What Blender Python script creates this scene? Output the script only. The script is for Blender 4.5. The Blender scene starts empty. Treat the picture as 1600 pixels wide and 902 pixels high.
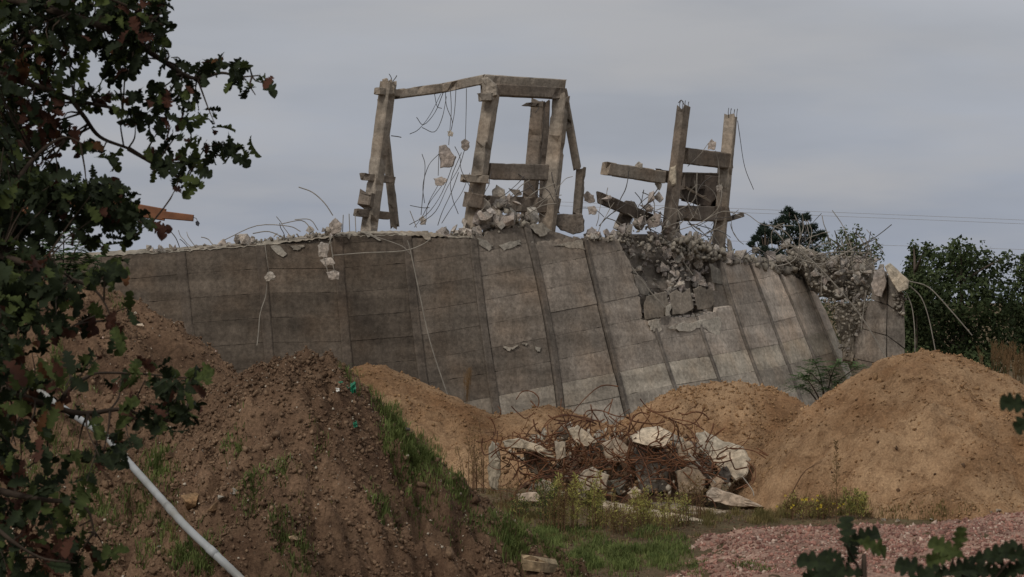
import bpy, bmesh, math, random
import numpy as np
from mathutils import Vector, Matrix, Euler, noise as mnoise

random.seed(7)
RNG = np.random.default_rng(7)
R = math.radians
scene = bpy.context.scene
COL = scene.collection

# ------------------------------------------------------------------ camera
W, H = 1600.0, 902.0
F = 800.0 / math.tan(R(10.0))          # focal length in photo pixels
HZ = 470.0                             # horizon row in the photo
CAMZ = 5.0
cam_d = bpy.data.cameras.new('camera')
cam = bpy.data.objects.new('camera', cam_d)
COL.objects.link(cam)
cam_d.sensor_width = 36.0
cam_d.lens = 18.0 / math.tan(R(10.0))
cam_d.clip_start = 0.3
cam_d.clip_end = 8000.0
cam.location = (0, 0, CAMZ)
cam.rotation_euler = (R(90) + math.atan((HZ - H / 2) / F), 0, 0)
cam_d.dof.use_dof = True
cam_d.dof.focus_distance = 95.0
cam_d.dof.aperture_fstop = 20.0
scene.camera = cam

# ------------------------------------------------------------------ sky and sun (overcast)
SUN_EL, SUN_AZ = 42.0, 212.0           # azimuth clockwise from +Y, light comes from behind and left of the camera
world = bpy.data.worlds.new('World')
scene.world = world
world.use_nodes = True
nt = world.node_tree
nt.nodes.clear()
wo = nt.nodes.new('ShaderNodeOutputWorld')
bg = nt.nodes.new('ShaderNodeBackground')
sky = nt.nodes.new('ShaderNodeTexSky')
sky.sky_type = 'NISHITA'
sky.sun_disc = False
sky.sun_elevation = R(SUN_EL)
sky.sun_rotation = R(SUN_AZ)
sky.dust_density = 4.0
tc = nt.nodes.new('ShaderNodeTexCoord')
sep = nt.nodes.new('ShaderNodeSeparateXYZ')
nt.links.new(tc.outputs['Generated'], sep.inputs[0])
ramp = nt.nodes.new('ShaderNodeValToRGB')       # overcast cloud deck, paler towards the zenith
cr = ramp.color_ramp
cr.elements[0].position = 0.0
cr.elements[0].color = (0.305, 0.340, 0.412, 1)
cr.elements[1].position = 1.0
cr.elements[1].color = (0.62, 0.62, 0.61, 1)
e = cr.elements.new(0.045); e.color = (0.345, 0.372, 0.430, 1)
e = cr.elements.new(0.11); e.color = (0.400, 0.412, 0.445, 1)
nt.links.new(sep.outputs['Z'], ramp.inputs[0])
mp = nt.nodes.new('ShaderNodeMapping')
mp.inputs['Scale'].default_value = (7.0, 7.0, 30.0)
mp.inputs['Rotation'].default_value = (0.0, R(5), 0.0)
nt.links.new(tc.outputs['Generated'], mp.inputs[0])
nz = nt.nodes.new('ShaderNodeTexNoise')
nz.inputs['Scale'].default_value = 1.0
nz.inputs['Detail'].default_value = 4.0
nz.inputs['Roughness'].default_value = 0.5
nt.links.new(mp.outputs[0], nz.inputs['Vector'])
mr = nt.nodes.new('ShaderNodeMapRange')
mr.inputs['From Min'].default_value = 0.3
mr.inputs['From Max'].default_value = 0.7
mr.inputs['To Min'].default_value = 9.0
mr.inputs['To Max'].default_value = 11.3
nt.links.new(nz.outputs['Fac'], mr.inputs[0])
vm = nt.nodes.new('ShaderNodeVectorMath'); vm.operation = 'SCALE'
nt.links.new(ramp.outputs[0], vm.inputs[0]); nt.links.new(mr.outputs[0], vm.inputs['Scale'])
mx = nt.nodes.new('ShaderNodeMix'); mx.data_type = 'RGBA'
mx.inputs[0].default_value = 0.93
mp2 = nt.nodes.new('ShaderNodeMapping'); mp2.inputs['Scale'].default_value = (9.0, 9.0, 44.0); mp2.inputs['Location'].default_value = (3.1, 1.7, 0.4)
nt.links.new(tc.outputs['Generated'], mp2.inputs[0])
nz2 = nt.nodes.new('ShaderNodeTexNoise'); nz2.inputs['Scale'].default_value = 1.0; nz2.inputs['Detail'].default_value = 5.0
nt.links.new(mp2.outputs[0], nz2.inputs['Vector'])
mr2 = nt.nodes.new('ShaderNodeMapRange')
for k_, v_ in zip((1, 2, 3, 4), (0.46, 0.70, 0.0, 0.75)):
    mr2.inputs[k_].default_value = v_
nt.links.new(nz2.outputs['Fac'], mr2.inputs[0])
pale = nt.nodes.new('ShaderNodeMix'); pale.data_type = 'RGBA'
pale.inputs[7].default_value = (4.35, 4.35, 4.50, 1)          # paler, faintly warm cloud
nt.links.new(mr2.outputs[0], pale.inputs[0]); nt.links.new(vm.outputs[0], pale.inputs[6])
nt.links.new(sky.outputs[0], mx.inputs[6]); nt.links.new(pale.outputs[2], mx.inputs[7])
nt.links.new(mx.outputs[2], bg.inputs[0])
bg.inputs[1].default_value = 0.1
nt.links.new(bg.outputs[0], wo.inputs[0])

sun_d = bpy.data.lights.new('sun', 'SUN')
sun = bpy.data.objects.new('sun', sun_d)
COL.objects.link(sun)
sun_d.energy = 1.35
sun_d.angle = R(16)
sun_d.color = (1.0, 0.96, 0.90)
sdir = Vector((math.sin(R(SUN_AZ)) * math.cos(R(SUN_EL)), math.cos(R(SUN_AZ)) * math.cos(R(SUN_EL)), math.sin(R(SUN_EL))))
sun.rotation_euler = sdir.to_track_quat('Z', 'Y').to_euler()

vs = scene.view_settings
vs.view_transform = 'Standard'
vs.look = 'None'
vs.exposure = 0.0
vs.gamma = 1.0
vs.use_curve_mapping = False
scene.render.film_transparent = False
scene.cycles.max_bounces = 5
scene.cycles.diffuse_bounces = 3
scene.cycles.use_denoising = True

# ------------------------------------------------------------------ helpers
def at(px, py, Y):
    """point seen at photo pixel (px, py) at distance Y"""
    return Vector(((px - 800.0) / F * Y, Y, CAMZ + (HZ - py) / F * Y))

def mesh(name, verts, faces, mats=None, smooth=False, midx=None):
    me = bpy.data.meshes.new(name)
    verts = np.asarray(verts, dtype=np.float32).reshape(-1, 3)
    if isinstance(faces, np.ndarray):
        n, k = faces.shape
        me.vertices.add(len(verts)); me.vertices.foreach_set('co', verts.ravel())
        me.loops.add(n * k); me.loops.foreach_set('vertex_index', faces.astype(np.int32).ravel())
        me.polygons.add(n)
        me.polygons.foreach_set('loop_start', np.arange(0, n * k, k, dtype=np.int32))
        me.update(calc_edges=True)
    else:
        me.from_pydata([tuple(v) for v in verts], [], faces)
    for m in (mats or []):
        me.materials.append(m)
    if midx is not None:
        me.polygons.foreach_set('material_index', np.asarray(midx, dtype=np.int32))
    if smooth:
        me.polygons.foreach_set('use_smooth', np.ones(len(me.polygons), dtype=bool))
    me.update()
    return me

def obj(name, me, parent=None, color=None, kind=None):
    o = bpy.data.objects.new(name, me)
    COL.objects.link(o)
    if parent is not None:
        o.parent = parent
    if color is not None:
        o.color = (color[0], color[1], color[2], 1)
    if kind:
        o['kind'] = kind
    return o

def tag(o, label, cat, group=None):
    o['label'] = label; o['category'] = cat
    if group:
        o['group'] = group
    return o

def thing(name, label, cat, loc=(0, 0, 0), group=None):
    o = bpy.data.objects.new(name, None)
    COL.objects.link(o)
    o.location = loc
    o.empty_display_size = 0.2
    return tag(o, label, cat, group)

def put(o, root):
    """parent a mesh built in world space to a root that stands at its own base"""
    o.parent = root
    o.matrix_parent_inverse = Matrix.Translation(root.location).inverted()
    return o

def catmull(pts, n=6):
    pts = [Vector(p) for p in pts]
    if len(pts) < 3:
        return [pts[0].lerp(pts[-1], i / n) for i in range(n + 1)]
    P = [pts[0] * 2 - pts[1]] + pts + [pts[-1] * 2 - pts[-2]]
    out = []
    for i in range(1, len(P) - 2):
        a, b, c, d = P[i - 1], P[i], P[i + 1], P[i + 2]
        for j in range(n):
            t = j / n
            out.append(0.5 * ((2 * b) + (c - a) * t + (2 * a - 5 * b + 4 * c - d) * t * t + (3 * b - a - 3 * c + d) * t ** 3))
    out.append(pts[-1])
    return out

def tube(path, rad, sides=5):
    """verts, faces of a tube; rad a number or a function of 0..1"""
    path = [Vector(p) for p in path]
    V, Fc = [], []
    n = len(path)
    ref = Vector((0.31, 0.17, 0.93))
    for i, p in enumerate(path):
        d = (path[min(i + 1, n - 1)] - path[max(i - 1, 0)])
        d = d.normalized() if d.length > 1e-9 else Vector((0, 0, 1))
        u = d.cross(ref)
        if u.length < 1e-3:
            u = d.cross(Vector((1, 0, 0)))
        u.normalize(); w = d.cross(u)
        r = rad(i / (n - 1)) if callable(rad) else rad
        for k in range(sides):
            a = 2 * math.pi * k / sides
            V.append(p + u * (r * math.cos(a)) + w * (r * math.sin(a)))
    for i in range(n - 1):
        for k in range(sides):
            k2 = (k + 1) % sides
            Fc.append((i * sides + k, i * sides + k2, (i + 1) * sides + k2, (i + 1) * sides + k))
    Fc.append(tuple(reversed(range(sides)))); Fc.append(tuple(range((n - 1) * sides, n * sides)))
    return V, Fc

def join(parts):
    V, Fc = [], []
    for v, f in parts:
        o = len(V); V.extend(v); Fc.extend([tuple(i + o for i in q) for q in f])
    return V, Fc

# numpy value noise
def _hash(ix, iy, seed):
    h = (ix.astype(np.int64) * 374761393 + iy.astype(np.int64) * 668265263 + seed * 974711) & 0xFFFFFFFF
    h = ((h ^ (h >> 13)) * 1274126177) & 0xFFFFFFFF
    h = (h ^ (h >> 16)) & 0xFFFFFFFF
    return h.astype(np.float64) / 4294967295.0

def vnoise(x, y, seed=0):
    x = np.asarray(x, float); y = np.asarray(y, float)
    ix = np.floor(x); iy = np.floor(y); fx = x - ix; fy = y - iy
    fx = fx * fx * fx * (fx * (fx * 6 - 15) + 10); fy = fy * fy * fy * (fy * (fy * 6 - 15) + 10)
    a = _hash(ix, iy, seed); b = _hash(ix + 1, iy, seed); c = _hash(ix, iy + 1, seed); d = _hash(ix + 1, iy + 1, seed)
    return ((a * (1 - fx) + b * fx) * (1 - fy) + (c * (1 - fx) + d * fx) * fy) * 2 - 1

def fbm(x, y, seed=0, oct=4, rough=0.5):
    s = 0.0; amp = 1.0; ca, sa = 0.8, 0.6
    for i in range(oct):
        s = s + amp * vnoise(x, y, seed + i * 17)
        x, y = (x * ca - y * sa) * 2.03, (x * sa + y * ca) * 2.03
        amp *= rough
    return s

# ------------------------------------------------------------------ materials
def new_mat(name, rough=0.9, spec=0.2):
    m = bpy.data.materials.new(name); m.use_nodes = True
    b = m.node_tree.nodes['Principled BSDF']
    b.inputs['Roughness'].default_value = rough
    b.inputs['Specular IOR Level'].default_value = spec
    return m, m.node_tree, b

def node(t, typ, **kw):
    n = t.nodes.new(typ)
    for k, v in kw.items():
        setattr(n, k, v)
    return n

def noise_tex(t, scale, detail=4.0, rough=0.55, vec=None, mapscale=None, coord='Object'):
    n = node(t, 'ShaderNodeTexNoise')
    n.inputs['Scale'].default_value = scale; n.inputs['Detail'].default_value = detail; n.inputs['Roughness'].default_value = rough
    if vec is None:
        c = node(t, 'ShaderNodeTexCoord'); vec = c.outputs[coord]
    if mapscale:
        m = node(t, 'ShaderNodeMapping'); m.inputs['Scale'].default_value = mapscale
        t.links.new(vec, m.inputs[0]); vec = m.outputs[0]
    t.links.new(vec, n.inputs['Vector'])
    return n.outputs['Fac']

def remap(t, s, a, b, c, d):
    n = node(t, 'ShaderNodeMapRange')
    for i, v in zip((1, 2, 3, 4), (a, b, c, d)):
        n.inputs[i].default_value = v
    t.links.new(s, n.inputs[0]); return n.outputs[0]

def mixc(t, fac, a, b, blend='MIX'):
    n = node(t, 'ShaderNodeMix', data_type='RGBA', blend_type=blend)
    for s, v in ((0, fac), (6, a), (7, b)):
        if hasattr(v, 'is_output'):
            t.links.new(v, n.inputs[s])
        else:
            n.inputs[s].default_value = v if s == 0 else (v[0], v[1], v[2], 1)
    return n.outputs[2]

def scalec(t, col, f):
    n = node(t, 'ShaderNodeVectorMath', operation='SCALE')
    t.links.new(col, n.inputs[0]); t.links.new(f, n.inputs['Scale']); return n.outputs[0]

def mul(t, a, b):
    n = node(t, 'ShaderNodeMath', operation='MULTIPLY'); t.links.new(a, n.inputs[0]); t.links.new(b, n.inputs[1]); return n.outputs[0]

def bump(t, b, h, strength, dist):
    n = node(t, 'ShaderNodeBump'); n.inputs['Strength'].default_value = strength; n.inputs['Distance'].default_value = dist
    t.links.new(h, n.inputs['Height']); t.links.new(n.outputs[0], b.inputs['Normal'])

def concrete(name, streak=True, contrast=0.55, bscale=9.0, speck=True):
    """concrete whose base colour is the object's own colour, with stains, blotches and pits"""
    m, t, b = new_mat(name, 0.93, 0.15)
    oi = node(t, 'ShaderNodeObjectInfo')
    blot = remap(t, noise_tex(t, 0.9, 5, 0.62), 0.3, 0.7, 1 - contrast * .38, 1 + contrast * .32)
    fine = remap(t, noise_tex(t, 7.0, 6, 0.7), 0.3, 0.7, 1 - contrast * .6, 1 + contrast * .6)
    f = mul(t, blot, fine)
    if streak:
        st = remap(t, noise_tex(t, 1.0, 4, 0.65, mapscale=(3.2, 1.2, 0.28)), 0.36, 0.66, 0.84, 1.10)
        f = mul(t, f, st)
        bd = remap(t, noise_tex(t, 1.0, 3, 0.55, mapscale=(0.25, 0.25, 2.2)), 0.34, 0.66, 0.78, 1.2)
        f = mul(t, f, bd)
    col = scalec(t, oi.outputs['Color'], f)
    tint = noise_tex(t, 0.6, 3, 0.5)
    col = mixc(t, remap(t, tint, 0.45, 0.75, 0.0, 0.5), col, mixc(t, 1.0, col, (1.12, 0.92, 0.74), 'MULTIPLY'))
    if speck:
        sp = remap(t, noise_tex(t, 22.0, 3, 0.6), 0.66, 0.76, 0.0, 0.4)
        col = mixc(t, sp, col, (0.36, 0.33, 0.28))
    t.links.new(col, b.inputs['Base Color'])
    bump(t, b, noise_tex(t, bscale, 8, 0.68), 0.6, 0.06)
    return m

def earth(name, c1, c2, c3, s1=0.7, s2=6.0, bdist=0.09, bstr=0.9):
    m, t, b = new_mat(name, 0.97, 0.08)
    a = noise_tex(t, s1, 6, 0.62)
    c = mixc(t, remap(t, a, 0.36, 0.64, 0, 1), c1, c2)
    g = noise_tex(t, s2, 6, 0.72)
    c = mixc(t, remap(t, g, 0.5, 0.72, 0, 0.85), c, c3)
    f = remap(t, noise_tex(t, 17.0, 5, 0.75), 0.3, 0.7, 0.62, 1.35)
    f = mul(t, f, remap(t, noise_tex(t, 0.28, 4, 0.6), 0.35, 0.65, 0.74, 1.2))
    c = scalec(t, c, f)
    t.links.new(c, b.inputs['Base Color'])
    bump(t, b, noise_tex(t, 10.0, 9, 0.72), bstr, bdist)
    return m

def plain(name, c, rough=0.8, var=0.35, scale=8.0, spec=0.2, tint=None):
    m, t, b = new_mat(name, rough, spec)
    f = remap(t, noise_tex(t, scale, 5, 0.6), 0.3, 0.7, 1 - var, 1 + var)
    v = node(t, 'ShaderNodeRGB'); v.outputs[0].default_value = (c[0], c[1], c[2], 1)
    col = scalec(t, v.outputs[0], f)
    if tint:
        col = mixc(t, remap(t, noise_tex(t, scale * .35, 3, 0.5), 0.45, 0.65, 0, 1), col, tint)
    t.links.new(col, b.inputs['Base Color'])
    return m

def leafmat(name, c, c2=None, trans=0.25, var=0.4, scale=3.0, rough=0.75, spec=0.1):
    m, t, b = new_mat(name, rough, spec)
    f = remap(t, noise_tex(t, scale, 3, 0.6), 0.3, 0.7, 1 - var, 1 + var)
    v = node(t, 'ShaderNodeRGB'); v.outputs[0].default_value = (c[0], c[1], c[2], 1)
    col = scalec(t, v.outputs[0], f)
    if c2:
        col = mixc(t, remap(t, noise_tex(t, scale * 2.3, 3, 0.6), 0.45, 0.7, 0, 1), col, c2)
    t.links.new(col, b.inputs['Base Color'])
    tr = node(t, 'ShaderNodeBsdfTranslucent'); t.links.new(col, tr.inputs['Color'])
    ms = node(t, 'ShaderNodeMixShader'); ms.inputs[0].default_value = trans
    t.links.new(b.outputs[0], ms.inputs[1]); t.links.new(tr.outputs[0], ms.inputs[2])
    t.links.new(ms.outputs[0], t.nodes['Material Output'].inputs[0])
    return m

M = {}
M['panel'] = concrete('weathered_concrete', True, 0.60)
M['chunk'] = concrete('broken_concrete', False, 0.75, 6.0)
M['frame'] = concrete('frame_concrete', True, 0.55, 8.0, False)
M['core'] = concrete('core_concrete', False, 0.6)
M['soil'] = earth('brown_soil', (0.128, 0.077, 0.049), (0.225, 0.142, 0.088), (0.058, 0.036, 0.024), 0.8, 4.0)
M['soil_clod'] = earth('soil_clods', (0.155, 0.100, 0.064), (0.235, 0.155, 0.098), (0.085, 0.055, 0.035), 3.0, 9.0, 0.03)
M['pebble'] = plain('pale_pebbles', (0.42, 0.36, 0.28), 0.85, 0.4, 5.0)
M['sand'] = earth('ochre_sand', (0.240, 0.134, 0.068), (0.41, 0.266, 0.153), (0.125, 0.066, 0.034), 0.55, 3.0, 0.08, 0.9)
M['sand_clod'] = earth('sand_clods', (0.25, 0.142, 0.070), (0.38, 0.24, 0.13), (0.14, 0.08, 0.04), 3.0, 8.0, 0.03)
M['ground'] = earth('bare_ground', (0.115, 0.080, 0.048), (0.165, 0.125, 0.070), (0.070, 0.070, 0.030), 0.5, 3.0)
M['gravel'] = earth('brick_gravel_bed', (0.31, 0.19, 0.145), (0.40, 0.26, 0.20), (0.15, 0.085, 0.07), 1.2, 9.0, 0.04)
M['brick1'] = plain('brick_grit', (0.33, 0.172, 0.132), 0.9, 0.4, 3.0)
M['brick2'] = plain('pale_grit', (0.46, 0.34, 0.27), 0.9, 0.35, 3.0)
M['brick3'] = plain('dark_grit', (0.19, 0.095, 0.075), 0.9, 0.4, 3.0)
M['rust'] = plain('rusty_steel', (0.15, 0.068, 0.034), 0.85, 0.5, 6.0, 0.2, (0.085, 0.040, 0.025))
M['wire'] = plain('weathered_steel', (0.27, 0.24, 0.20), 0.7, 0.3, 4.0)
M['wire_dark'] = plain('dark_steel', (0.085, 0.075, 0.068), 0.7, 0.3, 4.0)
M['pipe'] = plain('white_plastic', (0.31, 0.32, 0.32), 0.5, 0.16, 2.5, 0.4, (0.24, 0.23, 0.20))
M['green_plastic'] = plain('green_plastic', (0.02, 0.17, 0.09), 0.5, 0.3, 8.0, 0.4)
M['white_plastic'] = plain('pale_plastic', (0.65, 0.62, 0.56), 0.6, 0.2, 8.0)
M['orange'] = plain('orange_paint', (0.21, 0.088, 0.042), 0.65, 0.35, 1.5, 0.3, (0.22, 0.12, 0.08))
M['black'] = plain('dark_metal', (0.03, 0.03, 0.032), 0.7, 0.3, 3.0)
M['bark'] = plain('bark', (0.050, 0.036, 0.026), 0.95, 0.4, 14.0)
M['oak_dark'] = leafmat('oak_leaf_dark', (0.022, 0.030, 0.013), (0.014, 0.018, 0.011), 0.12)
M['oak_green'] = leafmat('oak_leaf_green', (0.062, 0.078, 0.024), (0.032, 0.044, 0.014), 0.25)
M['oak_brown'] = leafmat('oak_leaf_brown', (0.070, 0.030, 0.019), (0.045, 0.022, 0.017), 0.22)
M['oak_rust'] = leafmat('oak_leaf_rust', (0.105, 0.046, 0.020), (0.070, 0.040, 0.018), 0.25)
M['grass'] = leafmat('green_grass', (0.155, 0.185, 0.060), (0.085, 0.120, 0.035), 0.3, 0.45, 1.3)
M['grass_dry'] = leafmat('dry_grass', (0.20, 0.155, 0.065), (0.105, 0.105, 0.035), 0.3, 0.4, 1.3)
M['straw'] = leafmat('straw_grass', (0.20, 0.125, 0.062), (0.13, 0.08, 0.042), 0.3, 0.3, 1.0)
M['weed'] = leafmat('weed_leaf', (0.42, 0.39, 0.12), (0.28, 0.27, 0.085), 0.3, 0.4, 4.0)
M['weed_dark'] = leafmat('weed_leaf_dark', (0.105, 0.130, 0.048), (0.065, 0.085, 0.032), 0.3, 0.4, 4.0)
M['weed_brown'] = leafmat('weed_leaf_brown', (0.21, 0.145, 0.065), (0.13, 0.09, 0.042), 0.3, 0.4, 4.0)
M['weed_stem'] = plain('weed_stem', (0.14, 0.080, 0.045), 0.9, 0.3, 6.0)
M['yellow'] = plain('yellow_petals', (0.62, 0.46, 0.04), 0.7, 0.2, 4.0)
M['tree_dark'] = leafmat('far_leaf_dark', (0.046, 0.064, 0.026), (0.026, 0.038, 0.018), 0.2, 0.5, 0.7)
M['tree_mid'] = leafmat('far_leaf_green', (0.080, 0.100, 0.042), (0.050, 0.068, 0.030), 0.22, 0.5, 0.7)
M['tree_pale'] = leafmat('far_leaf_pale', (0.105, 0.120, 0.065), (0.070, 0.085, 0.044), 0.25, 0.4, 0.7)
M['pine'] = leafmat('pine_needles', (0.034, 0.050, 0.034), (0.022, 0.032, 0.024), 0.1, 0.4, 0.8)
M['shrub'] = leafmat('shrub_leaf', (0.090, 0.145, 0.055), (0.062, 0.100, 0.040), 0.3, 0.35, 2.0)
M['bark_far'] = plain('far_bark', (0.085, 0.065, 0.050), 0.95, 0.3, 3.0)

# ------------------------------------------------------------------ terrain
def crest_fn(pts, Yc):
    xs = np.array([(p[0] - 800) / F * Yc for p in pts]); zs = np.array([CAMZ + (HZ - p[1]) / F * Yc for p in pts])
    return xs, zs

def smooth_interp(x, xs, zs, r=0.35):
    s = 0
    for o, w in ((-1, .15), (-.5, .2), (0, .3), (.5, .2), (1, .15)):
        s = s + w * np.interp(x + o * r, xs, zs)
    return s

class Mound:
    def __init__(self, crest, Yc, sf, sb, rnd, amp, seed, bend=0.0, flat=-6):
        self.xs, self.zs = crest_fn(crest, Yc)
        self.Yc, self.sf, self.sb, self.rnd, self.amp, self.seed, self.bend = Yc, sf, sb, rnd, amp, seed, bend
    def h(self, x, y):
        a = self.amp
        yc = self.Yc + self.bend * x + 0.5 * vnoise(x * 0.35, x * 0 + 3.3, self.seed)
        d = y - yc
        sl = np.where(d < 0, self.sf, self.sb)
        soft = np.sqrt(d * d + self.rnd ** 2) - self.rnd
        z = smooth_interp(x, self.xs, self.zs) - sl * soft
        edge = np.clip(soft / 1.2, 0.25, 1.0)           # keep the crest line calm, the slopes rougher
        z = z + a[0] * edge * fbm(x * 0.55, y * 0.55, self.seed, 3)
        rid = 1 - np.abs(fbm(x * 1.5, y * 1.1, self.seed + 5, 3))
        z = z + a[1] * edge * (rid - 0.6)
        z = z + a[1] * .34 * edge * (1 - 1.6 * np.abs(fbm(x * 3.4, y * 3.0, self.seed + 31, 3)))
        gul = np.clip(fbm(x * 1.25, d * 0.32, self.seed + 13, 3) - 0.12, 0, 1)
        z = z - a[1] * 1.1 * edge * gul
        stp = fbm(x * 0.7, d * 1.5 + 0.6 * x, self.seed + 21, 3)
        z = z + a[1] * .45 * edge * np.tanh(stp * 6.0)
        z = z + a[2] * fbm(x * 5.0, y * 5.0, self.seed + 9, 3, 0.6)
        return z

MOUNDS = {
 'left': Mound([(-330, 350), (-150, 380), (0, 410), (100, 438), (175, 462), (205, 466), (240, 488), (300, 520), (345, 550), (385, 586), (450, 660), (520, 760), (700, 1000)], 56.0, 0.52, 0.6, 0.5, (0.26, 0.36, 0.10), 11),
 'front': Mound([(-300, 760), (0, 730), (150, 700), (260, 655), (330, 618), (385, 588), (425, 570), (470, 561), (515, 566), (545, 582), (575, 618), (625, 668), (680, 720), (740, 772), (800, 820), (860, 860), (930, 905), (1000, 960), (1100, 1060)], 48.5, 0.60, 0.6, 0.45, (0.28, 0.40, 0.13), 23),
 'sand_mid': Mound([(440, 690), (500, 625), (530, 590), (555, 571), (600, 570), (645, 588), (690, 612), (735, 634), (780, 651), (825, 641), (855, 632), (890, 645), (930, 658), (990, 665), (1080, 720)], 80.0, 0.62, 0.6, 0.5, (0.18, 0.15, 0.045), 31),
 'sand_back': Mound([(900, 720), (960, 662), (1000, 637), (1045, 612), (1095, 602), (1150, 600), (1200, 609), (1250, 622), (1300, 660), (1400, 760)], 86.0, 0.60, 0.6, 0.5, (0.18, 0.16, 0.05), 41),
 'sand_right': Mound([(1100, 800), (1160, 735), (1210, 680), (1260, 636), (1310, 598), (1350, 574), (1395, 556), (1440, 549), (1490, 551), (1540, 569), (1590, 597), (1640, 632), (1720, 700), (1850, 800)], 72.5, 0.62, 0.6, 0.9, (0.26, 0.19, 0.05), 53),
}

def gravel_edge(x):
    return np.interp(x, [2.0, 3.3, 3.9, 5.2, 7.5, 9.0, 12.0, 20.0], [50.0, 57.0, 60.0, 62.3, 64.2, 64.6, 67.3, 72.0])

def gravel_in(x, y):
    d = np.minimum(gravel_edge(x) - y, (x - 3.5 - 0.35 * np.sin(y * 0.7) - 0.25 * np.sin(y * 1.9)) * 1.6)
    d = d + 0.6 * vnoise(x * 1.1, y * 1.1, 77)
    return np.clip(d / 1.6, 0, 1)

def ground_z(x, y):
    x = np.asarray(x, float); y = np.asarray(y, float)
    z = 0.10 * fbm(x * 0.3, y * 0.3, 3, 3) * np.clip((200 - y) / 60, 0, 1)
    z = z + 0.05 * fbm(x * 1.3, y * 1.3, 4, 3) * np.clip((110 - y) / 20, 0, 1)
    z = z + np.clip(3.3 * (1 - y / 36.0), 0, 3.3)
    g = gravel_in(x, y) * np.clip((y - 30) / 8, 0, 1)
    s = g * g * (3 - 2 * g)
    z = z + s * (0.22 + 0.05 * fbm(x * 1.5, y * 1.5, 8, 3))
    return z

def terrain(x, y):
    z = ground_z(x, y)
    for m in MOUNDS.values():
        z = np.maximum(z, m.h(np.asarray(x, float), np.asarray(y, float)))
    return z

_YC = np.arange(36.0, 112.0, 0.8)
def hit(px, py, fn=terrain):
    ys = _YC
    for _ in range(2):
        below = np.nonzero(fn((px - 800) / F * ys, ys) >= CAMZ + (HZ - py) / F * ys)[0]
        if len(below) == 0:
            return None
        y = ys[below[0]]
        ys = np.linspace(y - (ys[1] - ys[0]), y, 17)
    return Vector(((px - 800) / F * y, y, float(fn(np.array([(px - 800) / F * y]), np.array([y]))[0])))

def hits(PX, PY):
    """many terrain hits at once"""
    PX = np.asarray(PX, float)[:, None]; PY = np.asarray(PY, float)[:, None]
    YS = np.repeat(_YC[None], len(PX), 0); stp = 0.8
    for _ in range(2):
        b = terrain((PX - 800) / F * YS, YS) >= CAMZ + (HZ - PY) / F * YS
        ok = b.any(1); y = YS[np.arange(len(YS)), b.argmax(1)]
        YS = y[:, None] + np.linspace(-stp, 0, 17)[None]
    x = (PX[:, 0] - 800) / F * y
    return x, y, ok

def grid_mesh(name, X, Y, Z, keep, mat):
    nx, ny = X.shape
    idx = np.arange(nx * ny).reshape(nx, ny)
    q = np.stack([idx[:-1, :-1], idx[1:, :-1], idx[1:, 1:], idx[:-1, 1:]], -1).reshape(-1, 4)
    if keep is not None:
        k = (keep[:-1, :-1] | keep[1:, :-1] | keep[1:, 1:] | keep[:-1, 1:]).reshape(-1)
        q = q[k]
    V = np.stack([X, Y, Z], -1).reshape(-1, 3)
    used = np.zeros(len(V), bool); used[q.ravel()] = True
    mp = np.cumsum(used) - 1
    return mesh(name, V[used], mp[q], [mat], True)

# ground: one sheet, fine near the site and coarse to the horizon
def axis(segs):
    out = []
    for a, b, s in segs:
        out.extend(np.arange(a, b, s))
    return np.array(out)
gx = axis([(-4000, -400, 400), (-400, -60, 30), (-60, -16, 4), (-16, 20, 0.22), (20, 60, 4), (60, 400, 30), (400, 4001, 400)])
gy = axis([(-200, 0, 40), (0, 40, 2), (40, 92, 0.22), (92, 140, 2), (140, 400, 20), (400, 6001, 400)])
GX, GY = np.meshgrid(gx, gy, indexing='ij')
GZ = ground_z(GX, GY)
g_in = (gravel_in(GX, GY) > 0.15) & (GY > 40)
obj('ground', grid_mesh('ground', GX, GY, GZ, None, M['ground']), kind='structure')
# gravel bed
vx = np.arange(2.0, 18.0, 0.12); vy = np.arange(42.0, 72.0, 0.12)
VX, VY = np.meshgrid(vx, vy, indexing='ij')
VG = gravel_in(VX, VY)
obj('gravel_path', grid_mesh('gravel_path', VX, VY, ground_z(VX, VY) + 0.006 - 0.05 * (VG < 0.02), VG > 0.03, M['gravel']), kind='structure')

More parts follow.
